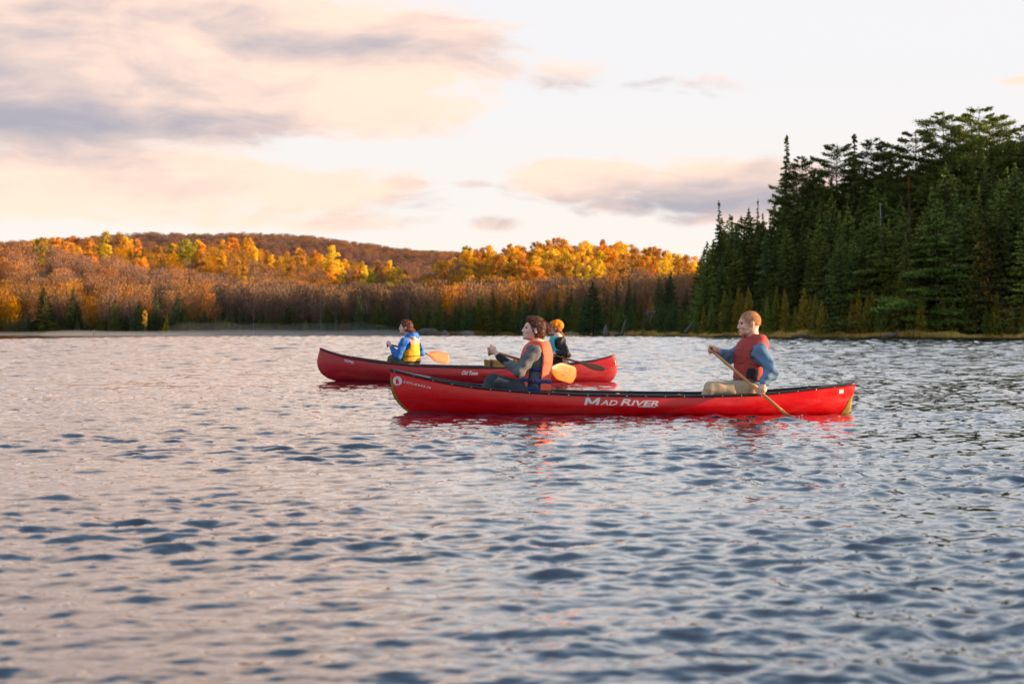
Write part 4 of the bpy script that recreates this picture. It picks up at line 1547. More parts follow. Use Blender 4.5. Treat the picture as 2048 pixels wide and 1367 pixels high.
def paddle(label, A, B_, nrm, blade_len, blade_w, shaft_mat, bmat, r=0.0145, shape='round', length=None, grip_mat=None):
    """A: grip end, B_: blade tip; local z runs down the shaft, local y is the blade's face"""
    A = Vector(A); B_ = Vector(B_)
    d = (B_ - A)
    L = length or d.length
    d.normalize()
    n = Vector(nrm); n = (n - d * n.dot(d)).normalized()
    x = n.cross(d)
    M = Matrix((x, n, d)).transposed().to_4x4()
    M.translation = A
    root = obj('paddle', None, label=label, category='paddle')
    root.matrix_world = M
    mb = MB()
    sl = L - blade_len
    mb.tube([(0, 0, 0.015 + (sl + 0.04) * i / 6) for i in range(7)], [r * 0.95, r, r, r, r * 1.02, r * 1.05, r * 0.85], 12)
    obj('shaft', mb.mesh('shaft', [MATS[shaft_mat]]), root)
    mb = MB()
    mb.tube([(-0.052, 0, 0.0), (-0.040, 0, -0.004), (0, 0, -0.006), (0.040, 0, -0.004), (0.052, 0, 0.0)], [0.008, 0.0165, 0.0185, 0.0165, 0.008], 10)
    mb.tube([(0, 0, -0.004), (0, 0, 0.02), (0, 0, 0.05)], [0.018, 0.0165, r * 0.97], 12)
    obj('grip', mb.mesh('grip', [MATS[grip_mat or shaft_mat]]), root)
    # blade: lofted lens sections with a spine
    V_, F = [], []
    N, K = 26, 14
    for i in range(N):
        t = i / (N - 1)
        if shape == 'round':
            hw = blade_w / 2 * (0.10 + 0.90 * sstep(t, 0.0, 0.48)) * math.sqrt(max(1 - max((t - 0.80) / 0.20, 0) ** 2.6, 0))
        else:   # long beavertail
            hw = blade_w / 2 * (0.12 + 0.88 * sstep(t, 0.0, 0.65)) * math.sqrt(max(1 - max((t - 0.62) / 0.38, 0) ** 2.2, 0))
        hw = max(hw, 0.003)
        th = 0.011 * (1 - t) + 0.004
        for q in range(K):
            a = 2 * PI * q / K
            c, s_ = math.cos(a), math.sin(a)
            spine = 0.010 * (1 - t) ** 1.2 * math.exp(-(c * hw / 0.02) ** 2)
            V_.append((hw * c, (th * abs(s_) ** 0.8 * (1 if s_ > 0 else -1)) * 0.5 + (spine if s_ > 0 else -spine), sl + blade_len * t))
    for i in range(N - 1):
        for q in range(K):
            a = i * K + q; b = i * K + (q + 1) % K
            F.append((a, a + K, b + K, b))
    F.append(tuple(range(K))); F.append(tuple(range((N - 1) * K, N * K))[::-1])
    obj('blade', mesh_np('blade', np.array(V_), F, [MATS[bmat]]), root)
    return root, A, d, L


def N_(u, v, dy=0.0): return np.array(PX(u, v, YN + dy))
def F_(u, v, dy=0.0): return np.array(PX(u, v, YF + dy))
def along(A, B_, f): return A + (B_ - A) * f


def ankle(kn, dx, dy, z): return np.array((kn[0] + dx, kn[1] + dy, z))


# ================================================================== stern paddler of the near canoe
A, B_ = N_(1421, 699, -0.06), N_(1582, 836, -0.64)
ax_ = unit(B_ - A)
paddle('plain pale wooden paddle held by the man, its tip dipping into the water', A, B_, (1, -0.1, 0.2), 0.50, 0.17, 'paddle_wood', 'paddle_wood', r=0.0150, length=1.46)
lo_grip = along(A, B_, 0.625)
kn = N_(1421, 778, -0.15); knr = N_(1424, 777, 0.15)
J = dict(hip=N_(1498, 774), neck=N_(1508, 677), fwd=V(-1, -0.22, 0), head=N_(1498, 646.5), look=V(-1, -0.10, -0.06), headup=V(-0.05, 0, 1),
         shL=N_(1521, 702, -0.185), shR=N_(1491, 700, 0.175), elL=N_(1543, 744, -0.31), elR=N_(1462, 713, 0.10),
         wrL=lo_grip + V(0.040, 0.05, 0.072), wrR=A + V(0.085, 0.045, -0.020),
         hpL=N_(1495, 779, -0.09), hpR=N_(1495, 779, 0.09), knL=kn, knR=knr, anL=ankle(kn, -0.10, 0.02, 0.02), anR=ankle(knr, -0.02, 0, 0.02))
o = dict(hair_mat='hair_blond', hs=1.08, neck=0.063, gripL=(lo_grip, -ax_, 0.016, 1), gripR=(A + ax_ * 0.012, unit(np.cross(ax_, V(1, -0.1, 0.2))), 0.017, 1), cw=0.165, cd=0.112, skin='skin')
r_, P_ = person('blond man in brick red life vest and blue shirt, paddling in the stern', J, o)
face_parts(r_, P_['C'], P_['Hm'], 1.08, smile=True)
h_ = hair(r_, P_, 'hair_blond', g=0.001, off=0.058, a=0.80, b=0.64, low=-0.020, fold=0.0014, freq=380, h=0.0035)
strands(r_, h_, P_, srgb(190, 140, 96), 2600, 0.016, 0.0026, lambda p: (0.5, 0, -0.6 if abs(p[1]) > 0.05 else 0.1), 1, 0.45)
shirt(r_, P_, 'denim', e=0.018, sleeve=0.90, fold=0.010, hem=-0.06, seed=9)
col_ = SDF(P_['tp'](0, 0, 0.95) - 0.16, P_['tp'](0, 0, 0.95) + 0.16, 0.005)
col_.cap(P_['tp'](-0.01, 0, 0.90), P_['tp'](-0.005, 0, 1.08), 0.076, 0.066, k=0); col_.clip(P_['tp'](0, 0, 1.08), P_['T'][:, 2] - 0.45 * P_['T'][:, 0])
obj('collar', col_.mesh('collar', [MATS['denim']]), r_)
trousers(r_, P_, 'khaki', e=0.010, fold=0.007, h=0.006)
shoes(r_, P_)
vest(r_, P_, 'vest_brick', bot=0.15, top=1.10, neckhole=0.074, yoke=0.098, hole=0.088)
T_, tp_ = P_['T'], P_['tp']
band(r_, P_, 'vest_black', 0.17, 0.40, e=0.0385, name='side_panel', clips=[(tp_(0.105, 0, 0), T_[:, 0]), (tp_(-0.005, 0, 0), -T_[:, 0])])

for c_ in (0.47, 0.60, 0.73):
    band(r_, P_, 'vest_seam', c_, c_ + 0.014, e=0.0395, name='seam', clips=[(tp_(0.30, 0, 0), T_[:, 0]), (tp_(0.0, 0, 0), -T_[:, 0])])
for c_ in (0.30, 0.52):
    bk = SDF(tp_(0.16, -0.05, c_) - 0.06, tp_(0.16, 0.05, c_) + 0.06, 0.004)
    bk.box(tp_(P_['cd'] + 0.050, 0.02, c_), (0.010, 0.026, 0.014), T_, rd=0.004)
    obj('buckle', bk.mesh('buckle', [MATS['vest_black']]), r_)

# ================================================================== bow paddler of the near canoe
A, B_ = N_(981, 701, -0.02), N_(1152, 752, 0.78)
ax_ = unit(B_ - A)
paddle('wooden paddle whose amber yellow blade bears an orange flower mark', A, B_, (0.02, -1, 0.05), 0.44, 0.19, 'paddle_wood', 'blade_amber', r=0.0145)
lo_grip = along(A, B_, 0.42)
kn = N_(987, 760, -0.10); knr = N_(984, 762, 0.11)
J = dict(hip=N_(1070, 780), neck=N_(1078, 687), fwd=V(-1, 0.10, 0), head=N_(1068, 658), look=V(-1, -0.10, 0.16), headup=V(0.16, 0, 1),
         shL=N_(1068, 702, -0.170), shR=N_(1072, 700, 0.165), elL=N_(1038, 742, -0.22), elR=N_(1052, 738, 0.22),
         wrL=A + V(0.072, -0.055, -0.050), wrR=lo_grip + V(-0.01, -0.07, 0.03),
         hpL=N_(1070, 786, -0.08), hpR=N_(1070, 786, 0.08), knL=kn, knR=knr, anL=ankle(kn, -0.20, 0.03, 0.02), anR=ankle(knr, -0.20, -0.03, 0.02))
o = dict(hair_mat='hair_brown', hs=1.05, fem=True, neck=0.045, gripL=(A + ax_ * 0.0, unit(V(-0.25, 0.15, 1)), 0.017, 1), gripR=(lo_grip, -ax_, 0.016, -1), cw=0.150, cd=0.105, skin='skin_pale')
r_, P_ = person('dark haired woman with bun, orange life vest over striped jumper', J, o)
face_parts(r_, P_['C'], P_['Hm'], 1.05)


def bun(s, p, M, w):
    s.ell(p(-0.125, 0, 0.035), np.array((0.040, 0.040, 0.042)) * w, M, k=0.012)
    s.ell(p(-0.150, 0.01, 0.055), np.array((0.022, 0.022, 0.022)) * w, M, k=0.012)
    s.ell(p(-0.150, -0.01, 0.015), np.array((0.022, 0.022, 0.022)) * w, M, k=0.012)
    s.ell(p(0.045, 0, 0.085), np.array((0.050, 0.055, 0.030)) * w, M, k=0.02)


h_ = hair(r_, P_, 'hair_brown', bun, g=0.010, off=0.020, a=0.78, b=0.50, low=-0.075, fold=0.003, freq=130)
strands(r_, h_, P_, srgb(104, 66, 46), 2600, 0.040, 0.0034, lambda p: np.array((-0.14, 0, 0.03)) - p, 2, 0.18)
shirt(r_, P_, 'striped_knit', e=0.014, sleeve=0.62, fold=0.005, hem=-0.04, name='jumper', seed=14)


for q_ in 'LR':
    cloth(r_, P_, 'undersleeve', lambda s, q=q_: s.cap(J['el' + q] + (J['wr' + q] - J['el' + q]) * 0.35, J['el' + q] + (J['wr' + q] - J['el' + q]) * 0.93, 0.046, 0.035, k=0.0), ['cuff_black'], 0.006, 0.002, 60, 2)
trousers(r_, P_, 'trouser_grey')
shoes(r_, P_)
vest(r_, P_, 'vest_orange', bot=0.02, top=1.06, side_gap=0.062, neckhole=0.066, hole=0.080, yoke=0.088)
T_, tp_ = P_['T'], P_['tp']
band(r_, P_, 'vest_blue', 0.17, 0.255, e=0.041)
band(r_, P_, 'vest_blue', 0.00, 0.075, e=0.032, clips=[(tp_(0.07, 0, 0), T_[:, 0]), (tp_(-0.07, 0, 0), -T_[:, 0])])
band(r_, P_, 'vest_blue', 0.42, 0.47, e=0.022, clips=[(tp_(0.07, 0, 0), T_[:, 0]), (tp_(-0.07, 0, 0), -T_[:, 0])])
band(r_, P_, 'vest_navy', 0.02, 0.86, e=0.030, name='vest_lining', clips=[(tp_(-0.048, 0, 0), T_[:, 0]), (tp_(-0.072, 0, 0), -T_[:, 0])])
band(r_, P_, 'vest_navy', 0.02, 0.60, e=0.030, name='vest_lining', clips=[(tp_(0.072, 0, 0), T_[:, 0]), (tp_(0.048, 0, 0), -T_[:, 0])])
for sd_ in (1, -1):
    bk = SDF(tp_(0.03, sd_ * (P_['cw'] + 0.05), 0.21) - 0.05, tp_(0.03, sd_ * (P_['cw'] + 0.05), 0.21) + 0.05, 0.004)
    bk.box(tp_(0.03, sd_ * (P_['cw'] + 0.044), 0.21), (0.022, 0.008, 0.016), T_, rd=0.004)
    obj('buckle', bk.mesh('buckle', [MATS['vest_black']]), r_)
# hem of the loose shirt and waist pack behind her
cloth(r_, P_, 'shirt_hem', lambda s: s.ell(P_['tp'](-0.02, 0, -0.02), (0.135, 0.165, 0.10), P_['T'], k=0), ['trouser_grey'], 0.007, 0.006, 90, 6, [(tp_(0, 0, 0.10), T_[:, 2])])

# ================================================================== bow paddler of the far canoe
A, B_ = F_(776, 688, 0.0), F_(899, 718.5, 0.62)
ax_ = unit(B_ - A)
paddle('paddle with plain bright orange blade and black shaft held by the woman in blue', A, B_, (0.05, -1, 0.25), 0.46, 0.19, 'shaft_black', 'blade_orange', r=0.0150)
lo_grip = along(A, B_, 0.47)
kn = F_(784, 718, -0.09); knr = F_(786, 719, 0.11)
J = dict(hip=F_(822, 728), neck=F_(820, 672), fwd=V(-1, 0.30, 0), head=F_(811.5, 654), look=V(-1, 0.02, 0), headup=V(0.05, 0, 1),
         shL=F_(809, 682, -0.165), shR=F_(829, 683, 0.155), elL=F_(796, 712, -0.20), elR=F_(843, 705, 0.22),
         wrL=A + V(0.060, -0.060, -0.055), wrR=lo_grip + V(0.02, -0.06, 0.03),
         hpL=F_(822, 733, -0.08), hpR=F_(822, 733, 0.08), knL=kn, knR=knr, anL=ankle(kn, -0.12, 0.03, 0.04), anR=ankle(knr, -0.14, -0.03, 0.04))
o = dict(hair_mat='hair_auburn', h=0.0065, hs=0.98, fem=True, neck=0.045, gripL=(A + ax_ * 0.005, unit(V(-0.2, 0.1, 1)), 0.017, 1), gripR=(lo_grip, -ax_, 0.016, -1), cw=0.150, cd=0.105, skin='skin_pale')
r_, P_ = person('auburn haired woman in blue jacket and yellow life vest', J, o)
face_parts(r_, P_['C'], P_['Hm'], 0.98)
h_ = hair(r_, P_, 'hair_auburn', lambda s, p, M, w: (s.ell(p(-0.085, 0, -0.05), np.array((0.05, 0.055, 0.055)) * w, M, k=0.02), s.ell(p(-0.130, 0, -0.065), np.array((0.035, 0.035, 0.040)) * w, M, k=0.01), s.ell(p(0.03, 0, 0.08), np.array((0.05, 0.055, 0.032)) * w, M, k=0.02)),
     g=0.009, off=0.028, a=0.78, b=0.5, low=-0.085, fold=0.003, freq=120, h=0.005)
strands(r_, h_, P_, srgb(112, 62, 42), 1800, 0.040, 0.0042, lambda p: np.array((-0.13, 0, -0.065)) - p, 3, 0.18)
shirt(r_, P_, 'jacket_blue', sleeve=0.92, fold=0.009, hem=-0.10, name='jacket', seed=4, e=0.010)
trousers(r_, P_, 'trouser_olive', e=0.014)
shoes(r_, P_)
vest(r_, P_, 'vest_yellow', bot=0.08, top=0.72, hole=0.09, e=0.034, side_gap=0, holeoff=-0.06)
T_, tp_ = P_['T'], P_['tp']
band(r_, P_, 'vest_black', 0.27, 0.305, e=0.040)
band(r_, P_, 'vest_black', 0.07, 0.115, e=0.039)
vest(r_, P_, 'vest_pink', bot=0.70, top=0.93, name='vest_yoke', hole=0.09, e=0.033, holeoff=-0.06)
cloth(r_, P_, 'hood', lambda s: (s.cap(tp_(-0.07, 0.05, 0.99), tp_(-0.07, -0.05, 0.99), 0.068, 0.068, k=0), s.cap(tp_(0.0, 0.075, 0.97), tp_(0.0, -0.075, 0.97), 0.062, 0.062, k=0.04)), ['jacket_blue'], 0.006, 0.005, 60, 3)
cloth(r_, P_, 'hood_edge', lambda s: (s.cap(tp_(-0.085, 0.09, 0.92), tp_(-0.085, -0.09, 0.92), 0.046, 0.046, k=0), s.cap(tp_(-0.03, 0.10, 0.92), tp_(-0.03, -0.10, 0.92), 0.04, 0.04, k=0.03)), ['hood_grey'], 0.006, 0.003, 60, 3)

# ================================================================== stern paddler of the far canoe
A, B_ = F_(1074, 700, -0.05), F_(1190, 733.5, -0.66)
ax_ = unit(B_ - A)
paddle('dark brown wooden paddle held by the woman in the mustard beanie', A, B_, (0.12, -0.8, 0.75), 0.56, 0.15, 'paddle_dark_wood', 'paddle_dark_wood', r=0.0155, shape='long', length=1.32)
lo_grip = along(A, B_, 0.285)
kn = F_(1082, 722, -0.09); knr = F_(1082, 722, 0.11)
J = dict(hip=F_(1120, 729), neck=F_(1117, 671), fwd=V(-1, -0.25, 0), head=F_(1109.5, 655), look=V(-1, 0.0, 0.04), headup=V(0.08, 0, 1),
         shL=F_(1120, 683, -0.165), shR=F_(1107, 683, 0.155), elL=F_(1134, 707, -0.28), elR=F_(1092, 706, 0.12),
         wrL=lo_grip + V(0.062, 0.03, 0.035), wrR=A + V(0.065, 0.06, -0.015),
         hpL=F_(1120, 734, -0.08), hpR=F_(1120, 734, 0.08), knL=kn, knR=knr, anL=ankle(kn, -0.12, 0.03, 0.04), anR=ankle(knr, -0.14, -0.03, 0.04))
o = dict(hair_mat='hair_light', h=0.0065, hs=0.98, fem=True, neck=0.045, gripL=(lo_grip, -ax_, 0.017, 1), gripR=(A, unit(V(-0.2, 0.1, 1)), 0.017, 1), cw=0.150, cd=0.105, skin='skin_pale')
r_, P_ = person('woman in mustard beanie, black jacket and teal life vest', J, o)
face_parts(r_, P_['C'], P_['Hm'], 0.98)
C_, M_ = P_['C'], P_['Hm']
hp_ = lambda x, y, z: C_ + M_ @ (V(x, y, z) * 0.98)
s = SDF(C_ - 0.24, C_ + 0.24, 0.005)
hair_cap(s, C_, M_, 0.98, g=0.006, off=0.028, a=0.78, b=0.5, low=-0.085)
s.cap(hp_(-0.10, 0, -0.07), hp_(-0.155, 0, -0.14), 0.030, 0.024, k=0.02); s.cap(hp_(-0.155, 0, -0.14), hp_(-0.165, 0, -0.215), 0.024, 0.008, k=0.01)
s.folds(0.003, 120, 4)
h_ = obj('hair', s.mesh('hair', [MATS['hair_light']]), r_)
strands(r_, h_, P_, srgb(150, 92, 58), 1400, 0.045, 0.0042, lambda p: np.array((-0.16, 0, -0.20)) - p, 4, 0.15)
s = SDF(C_ - 0.2, C_ + 0.2, 0.0045)
s.ell(hp_(-0.022, 0, 0.040), np.array((0.112, 0.092, 0.096)), M_, k=0)
s.ell(hp_(-0.075, 0, 0.035), np.array((0.062, 0.080, 0.080)), M_, k=0.03)
s.clip(hp_(0, 0, 0.012), M_[:, 0] * 0.45 - M_[:, 2] * 0.8)
s.folds(0.004, 70, 8)
hat = obj('beanie', s.mesh('beanie', [MATS['knit_mustard']]), r_)
shirt(r_, P_, 'jacket_black', sleeve=0.94, fold=0.009, hem=-0.10, name='jacket', seed=6, e=0.012)
trousers(r_, P_, 'jacket_black', e=0.012)
shoes(r_, P_)
vest(r_, P_, 'vest_teal', bot=0.28, top=0.97, hole=0.088, e=0.034, half='front', holeoff=-0.04)
T_, tp_ = P_['T'], P_['tp']
band(r_, P_, 'vest_black', 0.26, 0.31, e=0.036)
# folded printed cloth on the seat beside her
rt = obj('cloth_bundle', None, loc=tuple(F_(1112, 735, -0.12)), label='bundle of patterned tan cloth on the stern seat of the farther canoe', category='cloth')
s = SDF((-0.24, -0.12, -0.08), (0.24, 0.12, 0.10), 0.008)
s.ell((-0.02, 0, 0.02), (0.16, 0.07, 0.045), None, k=0); s.ell((0.08, 0.0, 0.0), (0.11, 0.06, 0.04), None, k=0.02)
s.folds(0.008, 50, 5)
obj('fold', s.mesh('fold', [MATS['print_cloth']]), rt)

# heads and limbs were given in the place's own coordinates; put each person's Empty on the seat
for rr in [o_ for o_ in scene.objects if o_.name.split('.')[0] == 'person']:
    pts = [c for c in rr.children if c.name.split('.')[0] == 'trousers'][0]
    bb = np.array([v[:] for v in pts.bound_box])
    ref = Vector((bb[:, 0].max() - 0.12, (bb[:, 1].min() + bb[:, 1].max()) / 2, bb[:, 2].min()))
    move_origin(rr, ref)
    del rr['hair_mat']

# ------------------------------------------------------------------ trees
RNG = np.random.RandomState(77)


def foliage_mat(name, rough=0.85, trans=0.25, rnd=0.18, vary=0.35, scale=0.8, warm=None):
    """leaves and needles: the tree's own colour (object colour), clumps a little lighter or darker, some light through the leaf"""
    m = bpy.data.materials.new(name)
    m.use_nodes = True
    t = NT(m.node_tree)
    co = t.node('ShaderNodeTexCoord').outputs['Object']
    oi = t.node('ShaderNodeObjectInfo')
    geo = t.node('ShaderNodeNewGeometry')
    n = t.noise(co, scale, 3, 0.6)
    isl = geo.outputs['Random Per Island']
    f = t.m('MULTIPLY', t.step(n, 0.3, 0.7, 1 - vary, 1 + vary, smooth=False), t.step(isl, 0, 1, 0.60 if name == 'needles' else 0.72, 1.60 if name == 'needles' else 1.28, smooth=False))
    f = t.m('MULTIPLY', f, t.step(oi.outputs['Random'], 0, 1, 1 - rnd, 1 + rnd, smooth=False))
    vm = t.node('ShaderNodeVectorMath', {'operation': 'SCALE'}, i0=oi.outputs['Color'])
    t.put(vm, 3, f)
    col = vm.outputs[0]
    if warm:
        col = t.mix(t.m('MULTIPLY', t.step(t.noise(t.scl(co, (1, 1, 1), (7, 3, 1)), scale * 0.7, 2), 0.5, 0.75), warm[1]), col, c4(warm[0]))
    if name == 'twigs':
        wp = geo.outputs['Position']
        dr = t.step(t.noise(wp, 0.011, 3, 0.6), 0.40, 0.62)
        pr = t.step(oi.outputs['Random'], 0.0, 1.0, -0.22, 0.22, smooth=False)
        hs_ = t.node('ShaderNodeHueSaturation', Color=col)
        t.put(hs_, 'Saturation', t.m('ADD', t.m('ADD', 0.92, t.m('MULTIPLY', dr, 0.36)), pr))
        t.put(hs_, 'Value', t.m('ADD', 0.82, t.m('MULTIPLY', dr, 0.3)))
        t.put(hs_, 'Hue', t.m('ADD', 0.492, t.m('MULTIPLY', dr, 0.022)))
        col = hs_.outputs[0]
    d = t.node('ShaderNodeBsdfDiffuse', Color=col)
    tr = t.node('ShaderNodeBsdfTranslucent', Color=col)
    ms = t.node('ShaderNodeMixShader', i0=trans, i1=d, i2=tr)
    t.node('ShaderNodeOutputMaterial', Surface=ms)
    MATS[name] = m
    return m


foliage_mat('needles', trans=0.15, scale=0.6)
foliage_mat('autumn_leaves', trans=0.35, scale=0.5, rnd=0.12)
foliage_mat('twigs', trans=0.0, scale=0.4, rnd=0.38, vary=0.25)
pmat('bark_dark', (0.045, 0.034, 0.026), rough=0.9, var=0.4, scale=3)
pmat('bark_pale', (0.36, 0.30, 0.25), rough=0.8, var=0.35, scale=2.5, dark=((0.05, 0.04, 0.035), 3.0, 0.6))
pmat('bark_grey', (0.085, 0.065, 0.052), rough=0.9, var=0.35, scale=3)
pmat('weathered_wood', (0.30, 0.27, 0.25), rough=0.9, var=0.35, scale=6, stretch=(3, 3, 0.6), dark=((0.06, 0.05, 0.045), 5, 0.6))


def cards(C, D, L, W, rng, taper=True):
    """slim leaf-shaped faces: centres C, directions D"""
    n = len(C)
    D = D / np.maximum(np.linalg.norm(D, axis=1, keepdims=True), 1e-6)
    r = rng.normal(size=(n, 3))
    S = np.cross(D, r); S /= np.maximum(np.linalg.norm(S, axis=1, keepdims=True), 1e-6)
    L = np.asarray(L).reshape(-1, 1) * np.ones((n, 1)); W = np.asarray(W).reshape(-1, 1) * np.ones((n, 1))
    a = C - D * L * 0.5; b = C + S * W * 0.5 - D * L * 0.05; c = C + D * L * 0.5; d = C - S * W * 0.5 - D * L * 0.05
    V = np.stack([a, b, c, d], 1).reshape(-1, 3)
    F = np.arange(4 * n).reshape(-1, 4)
    return V, F


def trunk_mb(pts, radii, seg=7):
    mb = MB(); mb.tube(pts, radii, seg); return mb


def conifer(kind, H, seed):
    """returns (trunk mesh builder, V, F) for one conifer of height H"""
    r = np.random.RandomState(seed)
    tr = MB()
    lean = r.normal(0, 0.012, 2)
    tp = lambda z: np.array((lean[0] * z + 0.05 * math.sin(z * 0.5 + seed), lean[1] * z + 0.05 * math.cos(z * 0.4 + seed), z))
    R0 = 0.011 * H + 0.04
    tr.tube([tp(H * k / 9.0) for k in range(10)], [R0 * (1 - 0.93 * k / 9.0) for k in range(10)], 7)
    P = {  # rmax/H, start height, branches per metre, profile exponent, droop, density, card length, card width
        'spruce': (0.20, 0.03, 8.5, 0.95, -0.30, 15, 0.34, 0.12),
        'spire': (0.12, 0.06, 8.0, 0.9, -0.35, 13, 0.32, 0.12),
        'hemlock': (0.25, 0.03, 8.5, 0.75, -0.18, 15, 0.32, 0.12),
        'cedar': (0.20, 0.0, 14, 0.70, 0.35, 16, 0.28, 0.13),
        'pine': (0.24, 0.20, 5.5, 0.55, 0.16, 40, 0.26, 0.075),
        'bigpine': (0.36, 0.06, 4.6, 0.80, 0.10, 46, 0.32, 0.085),
        'dead': (0.12, 0.08, 7, 0.9, -0.3, 7, 0.35, 0.06),
    }[kind]
    rm, z0, bpm, pe, droop, den, cl, cw = P
    Cs, Ds = [], []
    nb = int(H * (1 - z0) * bpm)
    phase = r.uniform(0, 6.28)
    for i in range(nb):
        f = (i + r.uniform(0, 1)) / nb
        if kind in ('pine', 'bigpine'):
            f = (np.floor(f * H * 0.9) + r.uniform(0, 0.55 if kind == 'pine' else 0.95)) / (H * 0.9)   # whorls a year's growth apart
            f = min(f, 0.995)
        z = H * (z0 + (1 - z0) * f)
        u = 1 - f
        if kind == 'pine':
            prof = (0.30 + 0.70 * math.sin(PI * min(1.0, 0.12 + u * 0.85)) ** 0.8) * (0.45 + 0.55 * min(u * 6, 1))
            L = rm * H * prof * r.uniform(0.55, 1.12)
            if u > 0.62 and r.rand() < (u - 0.62) * 1.8: continue
        elif kind == 'cedar':
            prof = (u ** pe) * (1 if u < 0.85 else 1 - (u - 0.85) * 1.5)
            L = rm * H * prof * r.uniform(0.75, 1.05)
        else:
            prof = u ** pe * (1 if u < 0.9 else 1 - (u - 0.9) * 2.5)
            L = rm * H * prof * r.uniform(0.45 if kind == 'bigpine' else 0.6, 1.12)
            if r.rand() < 0.05: L *= 1.25
        L = max(L, 0.12)
        a = phase + i * 2.399 + r.normal(0, 0.3)
        dirh = np.array((math.cos(a), math.sin(a), 0.0))
        dr = droop * r.uniform(0.6, 1.4)
        base = tp(z)
        n = max(3, int(L * den * (1.0 if kind == 'dead' else 1.9)))
        s = r.uniform(0.12 if kind not in ('pine',) else 0.30, 1.0, n) ** (0.75 if kind != 'pine' else 0.6)
        # branch curve: falls (spruce) or lifts (pine) towards the tip
        if kind in ('pine', 'bigpine'):
            zz = L * (dr * s + 0.10 * s * s)
            lat = 0.34
            if kind == 'bigpine': zz = L * (dr * 2.2 * s - 0.44 * s * s + 0.18 * s ** 3)
        elif kind == 'cedar':
            zz = L * (dr * s * 0.9 + 0.25 * s * s)
            lat = 0.20
        else:
            zz = L * (dr * s + 0.20 * s * s * (u < 0.7))
            lat = 0.26
        side = np.array((-dirh[1], dirh[0], 0.0))
        sp = r.normal(0, 1, n) * lat * L * (0.25 + 0.75 * s) * 0.55
        if kind in ('pine', 'bigpine'):
            sp = r.normal(0, 1, n) * 0.30 * L * np.sqrt(s) * 0.62
        vz = r.normal(0, 0.05 + 0.02 * L, n)
        C = base + dirh * (L * s)[:, None] + side * sp[:, None] + np.array((0, 0, 1.0)) * (zz + vz)[:, None]
        fan = sp / (L * 0.5 + 0.05)
        D = dirh + side * (fan * 1.1)[:, None] + r.normal(0, 0.30, (n, 3)) + np.array((0, 0, dr * 0.5 + (0.30 if kind in ('pine', 'bigpine', 'cedar') else -0.15)))
        if kind == 'cedar':
            D = D * 0.5 + np.array((0, 0, 0.9))
        Cs.append(C); Ds.append(D)
        if kind in ('pine', 'bigpine', 'dead') or (kind == 'spire' and i % 3 == 0):
            e = base + dirh * L * 0.9 + np.array((0, 0, float(np.max(zz)) * 0.85 if kind != 'bigpine' else L * 0.02))
            tr.tube([base, (base + e) / 2 + np.array((0, 0, 0.02 * L)), e], [0.018 + 0.010 * L, 0.012 + 0.006 * L, 0.008], 3, cap=False)
    # leader
    n = 14
    zt = r.uniform(0.955, 1.01, n) * H
    Cs.append(np.stack([tp(H)[0] + r.normal(0, 0.05, n), tp(H)[1] + r.normal(0, 0.05, n), zt], 1)); Ds.append(np.tile((0, 0, 1.0), (n, 1)) + r.normal(0, 0.25, (n, 3)))
    C = np.concatenate(Cs); D = np.concatenate(Ds)
    V, F = cards(C, D, cl * r.uniform(0.7, 1.3, len(C)) * (H / 14) ** 0.35, cw * r.uniform(0.7, 1.3, len(C)) * (H / 14) ** 0.35 * 1.5, r)
    return tr, V, F


